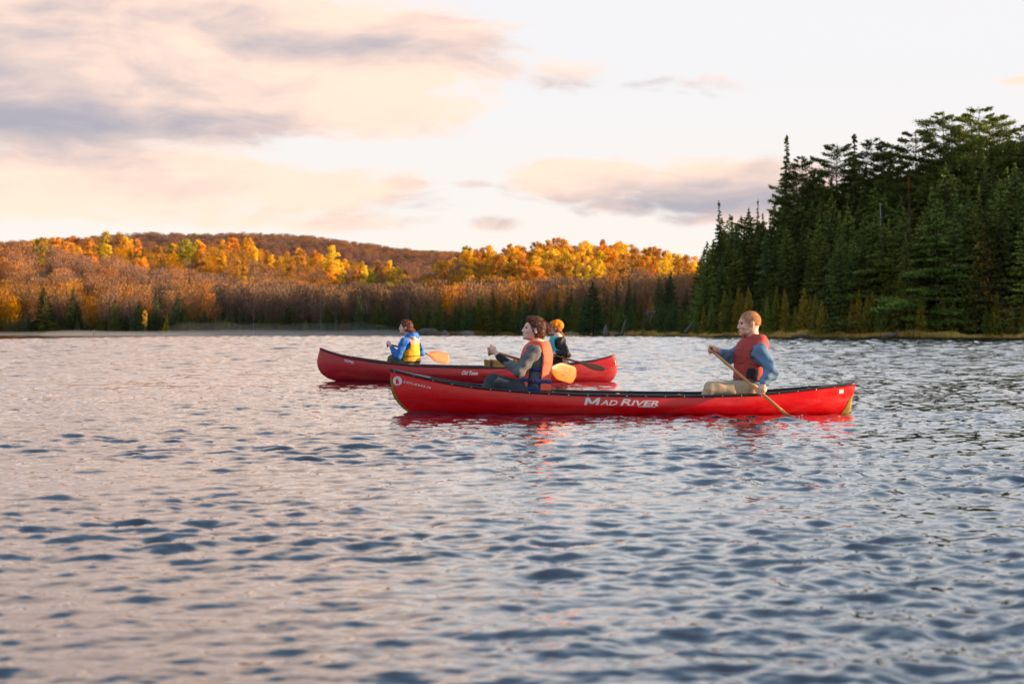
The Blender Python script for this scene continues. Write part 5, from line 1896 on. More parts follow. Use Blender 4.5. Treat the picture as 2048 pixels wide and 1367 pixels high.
def broadleaf(kind, H, seed):
    """autumn trees: 'aspen' tall leafed crown on a pale stem, 'round' wide crown, 'bare' twiggy crown"""
    r = np.random.RandomState(seed)
    tr = MB()
    bx, by = r.normal(0, 0.02, 2)
    split = {'aspen': 0.42, 'round': 0.28, 'bare': 0.30, 'twiggy': 0.34}[kind]
    tp = lambda z: np.array((bx * z, by * z, z))
    R0 = 0.010 * H + 0.03
    tr.tube([tp(0), tp(H * split), tp(H * 0.72)], [R0, R0 * 0.72, R0 * 0.3], 5, cap=False)
    tips = []
    nl = {'aspen': 8, 'round': 11, 'bare': 12, 'twiggy': 12}[kind]
    wmax = {'aspen': 0.20, 'round': 0.34, 'bare': 0.27, 'twiggy': 0.27}[kind]
    for i in range(nl):
        f = i / nl
        z = H * (split * 0.9 + (0.85 - split) * f)
        a = i * 2.4 + r.uniform(-.4, .4)
        out = wmax * H * (math.sin(PI * (0.25 + 0.65 * f)) * r.uniform(0.7, 1.1))
        rise = H * (0.16 + 0.12 * r.rand())
        e = tp(z) + np.array((math.cos(a) * out, math.sin(a) * out, min(rise, H * 0.97 - z)))
        m = tp(z) * 0.5 + e * 0.5 + np.array((math.cos(a) * out * 0.08, math.sin(a) * out * 0.08, -0.02 * H))
        tr.tube([tp(z), m, e], [R0 * 0.34, R0 * 0.22, R0 * 0.08], 3, cap=False)
        tips.append((m, e))
    if kind in ('aspen', 'round'):
        Cs, Ds = [], []
        nc = 24 if kind == 'aspen' else 34
        for j in range(nc):
            if kind == 'aspen':
                f = r.rand(); z = H * (0.40 + 0.57 * f); rad = 0.17 * H * math.sin(PI * (0.10 + 0.82 * f)) ** 0.7
            else:
                f = r.rand(); z = H * (0.30 + 0.66 * f); rad = 0.30 * H * math.sin(PI * (0.14 + 0.78 * f)) ** 0.75
            a = r.uniform(0, 6.28); q = math.sqrt(r.rand()) * rad
            c = tp(z) + np.array((math.cos(a) * q, math.sin(a) * q, 0))
            n = r.randint(60, 110)
            cr = H * r.uniform(0.06, 0.105)
            v = r.normal(size=(n, 3)); v /= np.linalg.norm(v, axis=1, keepdims=True)
            Cs.append(c + v * cr * r.uniform(0.35, 1.0, (n, 1)) * np.array((1.15, 1.15, 0.8)))
            Ds.append(r.normal(size=(n, 3)))
        C = np.concatenate(Cs); D = np.concatenate(Ds)
        V, F = cards(C, D, H * 0.033 * r.uniform(0.7, 1.3, len(C)), H * 0.026 * r.uniform(0.7, 1.3, len(C)), r)
    else:
        Cs, Ds = [], []
        n = 1700 if kind == 'bare' else 1200
        tps = np.array([e for m, e in tips] + [m for m, e in tips])
        k = r.randint(0, len(tps), n)
        C = tps[k] + r.normal(0, 1, (n, 3)) * H * np.array((0.070, 0.070, 0.085))
        ctr = tp(H * 0.42)
        D = (C - ctr); D /= np.linalg.norm(D, axis=1, keepdims=True)
        D = D + np.array((0, 0, 0.9)) + r.normal(0, 0.28, (n, 3))
        C[:, 2] = np.minimum(C[:, 2], H * 1.0)
        V, F = cards(C, D, H * 0.072 * r.uniform(0.6, 1.4, n), H * 0.0082 * r.uniform(0.6, 1.4, n), r)
    return tr, V, F


def merge(tr, V, F, name, mats):
    """trunk and crown in one mesh, for trees too far away to show their parts"""
    tv = np.array(tr.V); n = len(tv)
    faces = [tuple(f) for f in tr.F]
    quads = np.array([f for f in faces if len(f) == 4], np.int64).reshape(-1, 4)
    Fa = np.concatenate([quads, F + n])
    Va = np.concatenate([tv, V])
    mi = np.concatenate([np.zeros(len(quads), int), np.ones(len(F), int)])
    return mesh_np(name, Va, Fa, mats, False, mi)


LIB = {}


def lib(kind, i, split, bark, leaf, H):
    key = (kind, i, split, bark, leaf)
    if key not in LIB:
        fn = conifer if kind in ('spruce', 'spire', 'hemlock', 'cedar', 'pine', 'bigpine', 'dead') else broadleaf
        tr, V, F = fn(kind, H, 100 + i * 7 + sum(map(ord, kind)))
        if split:
            LIB[key] = (tr.mesh('trunk', [MATS[bark]]), mesh_np('crown', V, F, [MATS[leaf]], False), H)
        else:
            LIB[key] = (merge(tr, V, F, 'tree', [MATS[bark], MATS[leaf]]), None, H)
    return LIB[key]


BASEH = {'spruce': 15, 'spire': 16, 'hemlock': 16, 'cedar': 8, 'pine': 20, 'bigpine': 16, 'dead': 14, 'aspen': 12, 'round': 11, 'bare': 11, 'twiggy': 11}
NVAR = {'spruce': 4, 'spire': 2, 'hemlock': 4, 'cedar': 4, 'pine': 5, 'bigpine': 2, 'dead': 1, 'aspen': 4, 'round': 4, 'bare': 5, 'twiggy': 3}
LEAF = {'aspen': 'autumn_leaves', 'round': 'autumn_leaves', 'bare': 'twigs', 'twiggy': 'twigs', 'dead': 'twigs'}
BARK = {'aspen': 'bark_pale', 'round': 'bark_grey', 'bare': 'bark_grey', 'twiggy': 'bark_pale', 'dead': 'bark_grey'}


def plant(kind, name, x, y, H, color, label, cat, group=None, split=True, wide=1.0, var=None, z=None, sink=0.15):
    i = RNG.randint(NVAR[kind]) if var is None else var
    a, b, H0 = lib(kind, i, split, BARK.get(kind, 'bark_dark'), LEAF.get(kind, 'needles'), BASEH[kind])
    if z is None:
        z = float(terrain(np.array([x]), np.array([y]))[0]) - sink
    s = H / H0
    rz = RNG.uniform(0, 6.28)
    if split:
        root = obj(name, None, label=label, category=cat, group=group)
        for nm, me in (('trunk', a), ('crown', b)):
            obj(nm, me, root, color=color)
    else:
        root = obj(name, a, label=label, category=cat, group=group, color=color)
    root.location = (x, y, max(z, -0.1)); root.rotation_euler = (0, 0, rz)
    root.scale = (s * wide, s * wide, s)
    return root


def seek(u, vtop, H, y0, y1, step=2.0):
    """distance at which a tree of height H on the ground in direction u reaches row vtop"""
    ys = np.arange(y0, y1, step)
    xs = (u - 1024) / FPX * ys
    zt = terrain(xs, ys) + H
    zr = CAMH + (HOR - vtop) / FPX * ys
    ok = np.where(zt >= zr)[0]
    if len(ok) == 0:
        k = int(np.argmin(zr - zt))
        return ys[k]
    return ys[ok[0]]


# ---------------------------------------------- the dark conifer point on the right
def point_base(u, back):
    """ground position on the right-hand point: metres behind the shoreline"""
    y = float(shoreY(u)) + back
    return (u - 1024) / FPX * y, y


def put_top(kind, name, u, vtop, back, color, label, cat, group=None, wide=1.0, var=None):
    x, y = point_base(u, back)
    z = max(float(terrain(np.array([x]), np.array([y]))[0]), 0.1)
    H = CAMH + (HOR - vtop) / FPX * y - z
    color = (color[0] * 2.5, color[1] * 2.15, color[2] * 1.6)
    return plant(kind, name, x, y, H, color, label, cat, group, True, wide, var, z=z - 0.1)


DG = (0.042, 0.056, 0.020)     # dark needles
MG = (0.065, 0.092, 0.028)
BG = (0.055, 0.095, 0.046)     # blue-green white pine
OG = (0.105, 0.112, 0.026)     # olive cedar
BR = (0.130, 0.085, 0.028)     # cedar with brown seed clusters

named = [
    ('spire', 'spruce_tree', 1577, 272, 20, DG, 'tall slim dark spruce with ragged top, highest at the left end of the point', 1.15, 0),
    ('spire', 'spruce_tree', 1443, 404, 14, DG, 'taller of two slim dark spruces at the low left end of the point', 1.0, 1),
    ('spire', 'spruce_tree', 1464, 430, 17, DG, 'shorter narrow spruce just right of the taller one at the low left end', 0.8, 0),
    ('spire', 'spruce_tree', 1512, 400, 20, DG, 'needle thin dark spruce in the notch left of the tallest ragged spruce', 0.7, 1),
    ('hemlock', 'spruce_tree', 1497, 416, 22, DG, 'bushy dark spruce beside the needle thin one in the notch', 0.8, 0),
    ('pine', 'pine_tree', 1606, 312, 22, DG, 'open dark pine just right of the tallest ragged spruce', 0.7, 0),
    ('pine', 'pine_tree', 1674, 287, 26, DG, 'flat topped dark pine left of the pointed one, above the middle of the point', 0.9, 1),
    ('spire', 'pine_tree', 1703, 270, 22, DG, 'dark conifer with pointed top between flat topped pines', 1.5, 0),
    ('pine', 'pine_tree', 1740, 279, 28, DG, 'dark pine with twin ragged tops right of the pointed conifer', 0.8, 2),
    ('pine', 'pine_tree', 1768, 290, 30, DG, 'lower dark pine filling the skyline between two ragged crowns', 0.8, 3),
    ('pine', 'pine_tree', 1829, 264, 26, DG, 'dark pine with bare trunk and sunset showing through below its crown', 1.0, 4),
    ('pine', 'pine_tree', 1888, 224, 34, MG, 'broad crowned tall pine, left one of the three highest on the skyline', 1.0, 0),
    ('pine', 'pine_tree', 1959, 214, 34, MG, 'broad crowned pine forming the highest point of the skyline', 1.1, 3),
    ('pine', 'pine_tree', 1998, 232, 30, MG, 'broad crowned pine sloping down right of the highest one', 1.0, 1),
    ('pine', 'pine_tree', 2046, 250, 30, MG, 'tall pine cut by the right edge of the picture', 1.0, 2),
    ('dead', 'dead_tree', 1823, 352, 14, (0.060, 0.028, 0.020), 'narrow dead spruce with rusty brown needles among the dark pines', 0.95, 0),
    ('bigpine', 'white_pine', 1872, 402, 4.5, (0.078, 0.125, 0.036), 'big broad white pine with drooping layered green boughs at the shore', 1.35, 0),
    ('cedar', 'cedar_tree', 1966, 448, 4, (0.16, 0.115, 0.035), 'large rounded cedar with brownish olive foliage right of the big white pine', 1.1, 0),
    ('bigpine', 'white_pine', 1655, 520, 5, BG, 'bushy blue green young pine behind the shore cedars, left of its taller twin', 0.85, 1),
    ('bigpine', 'white_pine', 1703, 502, 6, BG, 'taller young blue green pine in the middle of the shore', 0.62, 0),
    ('bigpine', 'white_pine', 1534, 458, 9, BG, 'bluish green conical pine on the left part of the point', 0.62, 1),
    ('hemlock', 'spruce_tree', 1413, 482, 8, MG, 'leafy edged dark conifer at the very left tip of the point', 0.9, 1),
    ('cedar', 'cedar_tree', 1983, 310, 30, (0.085, 0.085, 0.022), 'yellowish green conifer below the highest pines', 1.1, 1),
    ('hemlock', 'spruce_tree', 1904, 296, 26, (0.055, 0.085, 0.028), 'brighter green conifer standing below the left one of the highest pines', 1.1, 2),
    ('hemlock', 'spruce_tree', 2044, 420, 8, (0.04, 0.08, 0.03), 'green conifer at the right edge with a bright bough', 0.9, 3),
]
for kd, nm, u, vt, bk, cl_, lb, wd, vr in named:
    put_top(kd, nm, u, vt, bk, cl_, lb, 'tree', None, wd, vr)

# the fill of the point: envelope of the skyline
EU = [1392, 1412, 1445, 1500, 1545, 1580, 1620, 1680, 1740, 1830, 1890, 1960, 2060, 2300]
EV = [545, 492, 425, 428, 400, 335, 352, 330, 322, 330, 285, 270, 275, 290]
rows = [(34, 0.0, 8, 26), (26, 14, 9, 26), (18, 40, 10, 25), (11, 80, 10, 24), (6, 120, 9, 24)]
names_k = {'spruce': 'spruce_tree', 'hemlock': 'hemlock_tree', 'pine': 'pine_tree', 'spire': 'spruce_tree', 'cedar': 'cedar_tree', 'bigpine': 'white_pine'}
lab_row = {34: 'dark conifer in the crowded back row under the skyline of the wooded point',
           26: 'dark conifer packed behind the middle of the wooded point',
           18: 'dark green conifer in the mid height of the wooded point',
           11: 'green conifer rising behind the shoreline cedars of the wooded point',
           6: 'conifer of middle height just behind the shore cedars of the point'}
for back, dv, gap, _ in rows:
    u = 1402 + RNG.uniform(0, 12)
    while u < 2110:
        env = float(np.interp(u, EU, EV))
        vt = env + dv * (0.55 if u < 1500 else 1.0) + RNG.uniform(2, 34 if dv else 22) * (0.7 if u < 1500 else 1)
        vt = min(vt, 590)
        kd = RNG.choice(['spruce', 'hemlock', 'hemlock', 'bigpine' if back < 20 else 'hemlock', 'pine' if back > 20 else 'hemlock'])
        cl_ = [DG, MG, (0.050, 0.074, 0.028), (0.066, 0.078, 0.024)][RNG.randint(4)]
        put_top(kd, names_k[kd], u, vt, back + RNG.uniform(-3, 3), cl_, lab_row[back], 'tree', lab_row[back].replace('conifer', 'conifers', 1), RNG.uniform(0.95, 1.3))
        u += (gap * RNG.uniform(1.7, 3.2)) if back > 10 else gap * RNG.uniform(2.6, 4.2)

# small cedars right on the shore of the point
u = 1392
while u < 2080:
    vt = np.interp(u, [1390, 1450, 1600, 1800, 2080], [590, 585, 585, 592, 592]) + RNG.uniform(-14, 34)
    put_top('cedar', 'cedar_tree', u, vt, RNG.uniform(1.2, 4), [OG, (0.08, 0.10, 0.026), (0.12, 0.105, 0.024), MG][RNG.randint(4)],
            'small olive green cedar along the grassy shore of the wooded point', 'tree', 'small cedars along the grassy shore of the point', RNG.uniform(0.8, 1.15))
    u += RNG.uniform(9, 19) if not 1790 < u < 2010 else RNG.uniform(16, 30)
put_top('twiggy', 'bush', 2014, 603, 3, (0.16, 0.062, 0.040), 'bare reddish brown bush at the right end of the grassy shore', 'bush', None, 1.6)
put_top('hemlock', 'spruce_tree', 1874, 603, 3.0, (0.05, 0.10, 0.03), 'little bright green spruce in front of the big white pine', 'tree', None, 1.5)

# silver standing snag on the point
x, y = point_base(1760, 15)
z = float(terrain(np.array([x]), np.array([y]))[0])
Hs = CAMH + (HOR - 405) / FPX * y - z
rt = obj('snag', None, loc=(x, y, z - 0.1), label='bare silver grey dead trunk standing among the dark pines', category='dead tree')
mb = MB(); mb.tube([(0, 0, 0), (0.1, 0, Hs * 0.5), (0.0, 0, Hs)], [0.26, 0.2, 0.05], 8)
obj('trunk', mb.mesh('trunk', [MATS['weathered_wood']]), rt)
for k in range(7):
    mb = MB(); zz = Hs * (0.45 + 0.07 * k); a = k * 2.1
    mb.tube([(0.05, 0, zz), (math.cos(a) * 1.1, math.sin(a) * 1.1, zz + 0.5)], [0.05, 0.015], 5)
    obj('branch', mb.mesh('branch', [MATS['weathered_wood']]), rt)

# ---------------------------------------------- far shore: conifers along the water
SP = (0.085, 0.105, 0.045)
far_named = [
    ('hemlock', 'pine_tree', 1187, 562, 245, (0.045, 0.085, 0.042), 'large dark round headed pine standing alone on the middle shore', 1.5),
    ('spire', 'spruce_tree', 1272, 568, 245, SP, 'thin dark spruce between the lone round pine and the wooded point', 1.0),
    ('spruce', 'spruce_tree', 988, 572, 278, OG, 'olive green pointed spruce behind the dark haired woman', 1.1),
    ('spire', 'spruce_tree', 1037, 576, 278, SP, 'dark narrow spruce above the bun of the near woman', 1.0),
    ('spire', 'spruce_tree', 1070, 592, 278, SP, 'short dark spruce above the mustard beanie', 1.0),
    ('spruce', 'spruce_tree', 378, 543, 345, SP, 'lone dark spruce rising above the bare woods on the left', 0.75),
    ('hemlock', 'spruce_tree', 90, 572, 322, (0.035, 0.042, 0.016), 'broad dark evergreen near the left edge of the far shore', 1.2),
    ('hemlock', 'spruce_tree', 155, 602, 322, (0.038, 0.050, 0.016), 'smaller dark evergreen right of the broad one near the left edge', 1.1),
    ('spruce', 'larch_tree', 203, 628, 312, (0.16, 0.16, 0.03), 'small yellow green larch on the left shore', 1.2),
    ('spruce', 'larch_tree', 332, 626, 310, (0.42, 0.34, 0.03), 'small bright yellow pointed larch on the left shore', 1.3),
    ('spruce', 'larch_tree', 375, 612, 310, (0.15, 0.17, 0.035), 'green and yellow pointed larch right of the bright yellow one', 1.5),
    ('spruce', 'larch_tree', 535, 606, 306, (0.12, 0.12, 0.028), 'dull yellow larch left of the farther canoe bow, taller one', 1.0),
    ('spruce', 'larch_tree', 560, 626, 306, (0.12, 0.12, 0.03), 'dull yellow larch left of the farther canoe bow, shorter one', 1.3),
    ('spruce', 'larch_tree', 655, 602, 302, (0.08, 0.11, 0.035), 'grey green pointed spruce straight above the farther canoe bow', 1.4),
    ('spruce', 'larch_tree', 686, 637, 300, (0.30, 0.22, 0.03), 'tiny golden pointed larch at the misty shore', 2.2),
    ('spruce', 'larch_tree', 828, 608, 292, (0.20, 0.16, 0.03), 'golden green larch behind the woman in blue', 1.1),
    ('spire', 'spruce_tree', 820, 576, 300, SP, 'dark thin spruce behind the golden green larch', 0.9),
    ('spruce', 'spruce_tree', 595, 590, 330, SP, 'dark slim spruce in the shaded woods, centre left', 0.9),
]
for kd, nm, u, vt, y, cl_, lb, wd in far_named:
    x = (u - 1024) / FPX * y
    z = max(float(terrain(np.array([x]), np.array([y]))[0]), 0.1)
    plant(kd, nm, x, y, CAMH + (HOR - vt) / FPX * y - z, cl_, lb, 'tree', None, True, wd, z=z - 0.1)

# unnamed shore conifers
lab_l = ('small dark conifer on the misty far shore left of the canoes', 'small conifers on the misty far shore left of the canoes')
lab_m = ('olive green cedar on the middle shore behind the canoes', 'olive green cedars on the middle shore behind the canoes')
u = -60
while u < 1400:
    left = u < 868
    ys_ = float(shoreY(u)) + RNG.uniform(2, 20 if left else 9)
    x = (u - 1024) / FPX * ys_
    if left:
        vt = RNG.uniform(590, 645) if RNG.rand() < 0.45 else RNG.uniform(618, 652)
        cl_ = [SP, (0.13, 0.15, 0.045), (0.16, 0.17, 0.04), (0.10, 0.14, 0.06)][RNG.randint(4)]
        kd = ['spruce', 'spruce', 'hemlock', 'cedar'][RNG.randint(4)]; wd = RNG.uniform(1.2, 2.0); st = RNG.uniform(4, 10)
    else:
        vt = RNG.uniform(588, 634)
        cl_ = [(0.15, 0.17, 0.045), (0.13, 0.16, 0.045), (0.10, 0.14, 0.05), (0.17, 0.165, 0.04)][RNG.randint(4)]
        kd = ['cedar', 'cedar', 'hemlock', 'spruce'][RNG.randint(4)]; wd = RNG.uniform(1.1, 1.6) * (1.15 if kd == 'cedar' else 1); st = RNG.uniform(6, 13)
    z = max(float(terrain(np.array([x]), np.array([ys_]))[0]), 0.1)
    lb, gp = lab_l if left else lab_m
    plant(kd, names_k[kd], x, ys_, CAMH + (HOR - vt) / FPX * ys_ - z, cl_, lb, 'tree', gp, True, wd, z=z - 0.1)
    u += st
# dark spruces scattered in the shaded lower woods
lab_d = ('dark spruce standing among the bare hardwoods of the shaded far slope', 'dark spruces among the bare hardwoods of the far slope')
for k in range(150):
    u = RNG.uniform(0, 1390); back = RNG.uniform(15, 75) if u < 900 else RNG.uniform(10, 45)
    y = float(shoreY(u)) + back; x = (u - 1024) / FPX * y
    z = float(terrain(np.array([x]), np.array([y]))[0])
    plant('spruce', 'spruce_tree', x, y, RNG.uniform(6.5, 11.0), SP, lab_d[0], 'tree', lab_d[1], True, RNG.uniform(0.9, 1.4), z=z - 0.1)

# ---------------------------------------------- autumn trees on the hills
YE = (0.92, 0.62, 0.05)
GO = (0.92, 0.52, 0.045)
ORG = (0.86, 0.38, 0.05)
LI = (0.36, 0.33, 0.05)
DUL = (0.56, 0.29, 0.06)
gold = [  # u, top row, crown width in px, colour, kind, distance window, label
    (150, 470, 34, ORG, 'round', (430, 700), 'big orange tree on the left ridge line'),
    (82, 468, 36, (0.42, 0.32, 0.05), 'round', (430, 700), 'olive gold tree at the left end of the ridge'),
    (118, 474, 26, (0.50, 0.36, 0.05), 'round', (430, 700), 'greenish gold tree left of the big orange one'),
    (208, 462, 30, (0.55, 0.40, 0.04), 'round', (430, 800), 'round yellow green tree on the left ridge line'),
    (242, 464, 24, DUL, 'round', (430, 800), 'dull orange tree right of the round yellow green one'),
    (215, 488, 20, YE, 'aspen', (430, 640), 'narrow bright yellow tree below the left ridge line'),
    (190, 492, 18, DUL, 'aspen', (430, 640), 'dull ochre tree left of the narrow bright yellow one'),
    (255, 486, 18, ORG, 'aspen', (430, 640), 'slim orange tree below the left ridge line'),
    (277, 508, 16, LI, 'aspen', (430, 600), 'small lime green tree beside the dark patch of woods'),
    (98, 496, 14, YE, 'aspen', (430, 600), 'small yellow tree low on the left ridge'),
    (372, 478, 44, (0.46, 0.38, 0.05), 'round', (450, 700), 'wide olive and yellow tree in the left middle of the hill'),
    (398, 480, 30, YE, 'round', (450, 700), 'yellow tree leaning against the wide olive one'),
    (345, 488, 20, LI, 'aspen', (450, 700), 'grey green tree left of the wide olive one'),
    (390, 466, 16, (0.55, 0.40, 0.05), 'round', (600, 980), 'small yellow green crown above the wide olive tree'),
    (415, 505, 14, YE, 'aspen', (450, 660), 'small golden tree below the wide olive one'),
    (467, 470, 26, ORG, 'round', (500, 800), 'orange red topped tree left of the biggest golden tree'),
    (495, 475, 32, GO, 'round', (480, 700), 'biggest golden tree in the left middle of the hill'),
    (455, 485, 20, DUL, 'aspen', (480, 700), 'pale orange birch cluster left of the biggest golden tree'),
    (533, 500, 16, DUL, 'aspen', (480, 660), 'small dull orange tree right of the biggest golden tree'),
    (600, 497, 30, GO, 'round', (500, 700), 'golden tree with rounded crown, left of the tall golden twins'),
    (630, 500, 22, ORG, 'aspen', (500, 700), 'pale orange tree between golden crowns'),
    (664, 493, 30, YE, 'aspen', (480, 700), 'tallest golden tree in the middle of the hill'),
    (645, 510, 26, GO, 'round', (470, 660), 'wide golden tree at the foot of the tallest golden one'),
    (689, 517, 18, GO, 'aspen', (470, 660), 'narrow golden tree right of the tallest golden one'),
    (703, 522, 12, LI, 'aspen', (470, 660), 'small greenish tree right of the narrow golden one'),
    (725, 522, 16, DUL, 'aspen', (460, 660), 'small pale orange tree in the centre of the hill'),
    (755, 520, 20, DUL, 'aspen', (460, 640), 'dull golden tree left of the bright yellow one, centre'),
    (779, 522, 22, YE, 'aspen', (440, 640), 'bright yellow tree in the centre of the hill'),
    (798, 531, 14, YE, 'round', (440, 640), 'small round yellow tree right of the bright yellow one'),
    (485, 551, 34, (0.78, 0.46, 0.035), 'round', (380, 520), 'bright yellow tree standing alone low on the slope'),
    (505, 553, 18, YE, 'aspen', (380, 520), 'smaller yellow tree touching the lone low yellow one'),
    (741, 541, 26, (0.30, 0.32, 0.03), 'round', (360, 500), 'lime green tree low in the centre of the slope'),
    (778, 562, 24, (0.36, 0.34, 0.03), 'round', (330, 460), 'yellow green tree lower right of the lime green one'),
    (840, 573, 30, GO, 'round', (300, 430), 'flat topped golden tree above the woman in blue'),
    (872, 577, 18, DUL, 'round', (300, 430), 'dull orange tree right of the flat topped golden one'),
    (585, 597, 22, (0.35, 0.15, 0.05), 'round', (306, 380), 'rusty brown leaved tree in the shaded lower woods'),
    (598, 596, 10, (0.35, 0.20, 0.06), 'aspen', (306, 380), 'small dull birch by the rusty leaved tree'),
    (315, 606, 12, (0.62, 0.26, 0.04), 'aspen', (306, 360), 'tiny orange birch on the left shore'),
    (281, 612, 9, (0.62, 0.40, 0.04), 'aspen', (306, 360), 'tiny yellow birch on the left shore'),
    (290, 620, 9, (0.55, 0.34, 0.05), 'aspen', (306, 360), 'smallest yellow birch on the left shore, beside the tiny one'),
    (935, 486, 22, (0.48, 0.36, 0.04), 'round', (480, 660), 'olive yellow crown at the left end of the middle hill'),
    (942, 498, 36, GO, 'round', (460, 640), 'wide golden tree at the left end of the middle hill'),
    (977, 490, 26, GO, 'round', (460, 640), 'orange gold crown on the left brow of the middle hill'),
    (1025, 498, 46, (0.80, 0.42, 0.035), 'round', (440, 600), 'broadest bright yellow tree on the middle hill'),
    (1012, 528, 40, GO, 'round', (420, 600), 'wide golden tree below the broadest bright yellow one'),
    (1085, 487, 26, (0.82, 0.22, 0.025), 'round', (480, 640), 'deep orange crown near the top of the middle hill'),
    (1082, 498, 44, GO, 'round', (460, 620), 'wide golden tree under the deep orange crown'),
    (1127, 474, 24, (0.72, 0.42, 0.04), 'round', (480, 620), 'golden crown breaking the skyline of the middle hill'),
    (1122, 495, 34, (0.74, 0.40, 0.04), 'round', (460, 620), 'golden tree below the one that breaks the skyline'),
    (1182, 505, 22, (0.82, 0.20, 0.022), 'round', (450, 600), 'most red orange tree on the middle hill'),
    (1224, 494, 34, (0.80, 0.40, 0.035), 'aspen', (440, 600), 'tall bright golden tree on the right half of the middle hill'),
    (1203, 502, 24, YE, 'aspen', (440, 600), 'yellow tree left of the tall bright golden one'),
    (1253, 508, 24, GO, 'round', (440, 600), 'golden tree right of the tall bright one'),
    (1280, 518, 34, DUL, 'round', (420, 580), 'pale orange wide tree on the right half of the middle hill'),
    (1305, 492, 34, (0.66, 0.34, 0.04), 'round', (460, 620), 'golden crown near the right shoulder of the skyline'),
    (1245, 485, 18, DUL, 'round', (500, 640), 'dull gold crown on the skyline right of centre'),
    (1345, 521, 34, GO, 'round', (420, 600), 'golden tree low on the right shoulder'),
    (1323, 530, 22, (0.82, 0.46, 0.035), 'round', (400, 560), 'bright yellow tree low on the right shoulder'),
    (1372, 523, 24, ORG, 'round', (420, 600), 'orange tree next to the dark wooded point'),
    (1362, 540, 30, ORG, 'round', (380, 540), 'orange birch clump beside the dark wooded point'),
    (1110, 540, 34, (0.62, 0.28, 0.05), 'round', (380, 540), 'dull orange tree halfway up the middle hill'),
    (1065, 535, 34, (0.66, 0.30, 0.05), 'round', (380, 540), 'soft orange tree halfway up the middle hill'),
    (1090, 515, 30, GO, 'round', (420, 580), 'golden tree in the thick of the middle hill'),
    (1318, 582, 16, GO, 'aspen', (300, 420), 'small orange tree low beside the point'),
    (1300, 592, 10, GO, 'aspen', (300, 420), 'smallest orange tree low beside the point'),
]
GOLD = []
for u, vt, wpx, cl_, kd, (ya, yb), lb in gold:
    aspect = {'round': 0.66, 'aspen': 0.38}[kd]
    # size from the crown width, refined once the distance is known
    y = 0.5 * (ya + yb)
    for _ in range(3):
        H = max(5.5, min(16.0, wpx / FPX * y / aspect))
        y = float(seek(u, vt, H, ya, yb))
    x = (u - 1024) / FPX * y
    z = float(terrain(np.array([x]), np.array([y]))[0])
    H2 = CAMH + (HOR - vt) / FPX * y - z
    H2 = min(max(H2, 5), 18)
    wd = (wpx / FPX * y / aspect) / H2
    GOLD.append((u, wpx, y))
    cl2 = tuple(min(c * RNG.uniform(0.92, 1.05), 0.9) for c in cl_)
    plant(kd, 'golden_tree' if cl_[0] > 0.5 else 'autumn_tree', x, y, H2, cl2, lb, 'tree', None, vt > 500 or wpx > 28, min(max(wd, 0.6), 1.7), z=z - 0.1)

# the rest of the golden crowns, by hill
regions = [
    (880, 1395, 370, 600, 165, 'smaller golden or orange crown scattered over the middle hill', 'golden crowns scattered over the middle hill'),
    (130, 830, 480, 660, 46, 'slim pale orange birch in the golden band on the left hills', 'slim pale orange birches in the golden band'),
    (30, 330, 500, 680, 20, 'small yellow crown on the left ridge', 'small yellow crowns on the left ridge'),
]
for ua, ub, ya, yb, n, lb, gp in regions:
    for k in range(n):
        u = RNG.uniform(ua, ub); y = RNG.uniform(ya, yb); x = (u - 1024) / FPX * y
        GOLD.append((u, 7 / y * FPX * 0.8, y)) if k % 2 == 0 or n != 165 else None
        z = float(terrain(np.array([x]), np.array([y]))[0])
        v = HOR - (z + 10 - CAMH) / y * FPX
        if n == 165 and (v > 566 or v > 535 + RNG.uniform(0, 40)): continue
        cl_ = [YE, GO, ORG, DUL, DUL, (0.55, 0.24, 0.05)][RNG.randint(6)]
        plant('aspen' if n == 46 or RNG.rand() < 0.35 else 'round', 'autumn_tree', x, y, RNG.uniform(9, 13), cl_, lb, 'tree', gp, False, RNG.uniform(0.7, 1.1), z=z - 0.1)

# ---------------------------------------------- bare hardwoods
BA = (0.33, 0.18, 0.095)
BB = (0.27, 0.165, 0.115)
BC = (0.40, 0.24, 0.13)
birches = [
    (912, 572, 60, 300, (0.62, 0.26, 0.09), 'spreading birch with many pale stems and orange twigs on the shore', 1.15),
    (1122, 580, 34, 290, (0.42, 0.22, 0.12), 'white forked birch trunk behind the near woman', 0.9),
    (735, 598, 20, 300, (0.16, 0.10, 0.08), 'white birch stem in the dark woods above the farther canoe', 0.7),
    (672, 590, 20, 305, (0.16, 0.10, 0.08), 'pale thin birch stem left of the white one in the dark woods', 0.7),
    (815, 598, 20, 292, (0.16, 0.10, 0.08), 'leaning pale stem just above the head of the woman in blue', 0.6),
    (220, 560, 26, 330, (0.42, 0.20, 0.10), 'pale trunk glowing orange on the left slope', 0.8),
]
for u, vt, wpx, y, cl_, lb, wd in birches:
    x = (u - 1024) / FPX * y
    z = max(float(terrain(np.array([x]), np.array([y]))[0]), 0.1)
    plant('twiggy', 'birch_tree', x, y, CAMH + (HOR - vt) / FPX * y - z, cl_, lb, 'tree', None, True, wd, z=z - 0.1)


def scatter(ua, ub, ya, yb, spacing, seed):
    """even random sites on the hills inside the view's wedge"""
    r = np.random.RandomState(seed)
    n = int((ub - ua) / FPX * (yb ** 2 - ya ** 2) / 2 / spacing ** 2)
    y = np.sqrt(r.uniform(ya ** 2, yb ** 2, n)); u = r.uniform(ua, ub, n)
    x = (u - 1024) / FPX * y
    return x, y, u


sx, sy, su = scatter(-180, 1420, 288, 1060, 5.4, 5)
keep = sy > shoreY(su) + 9
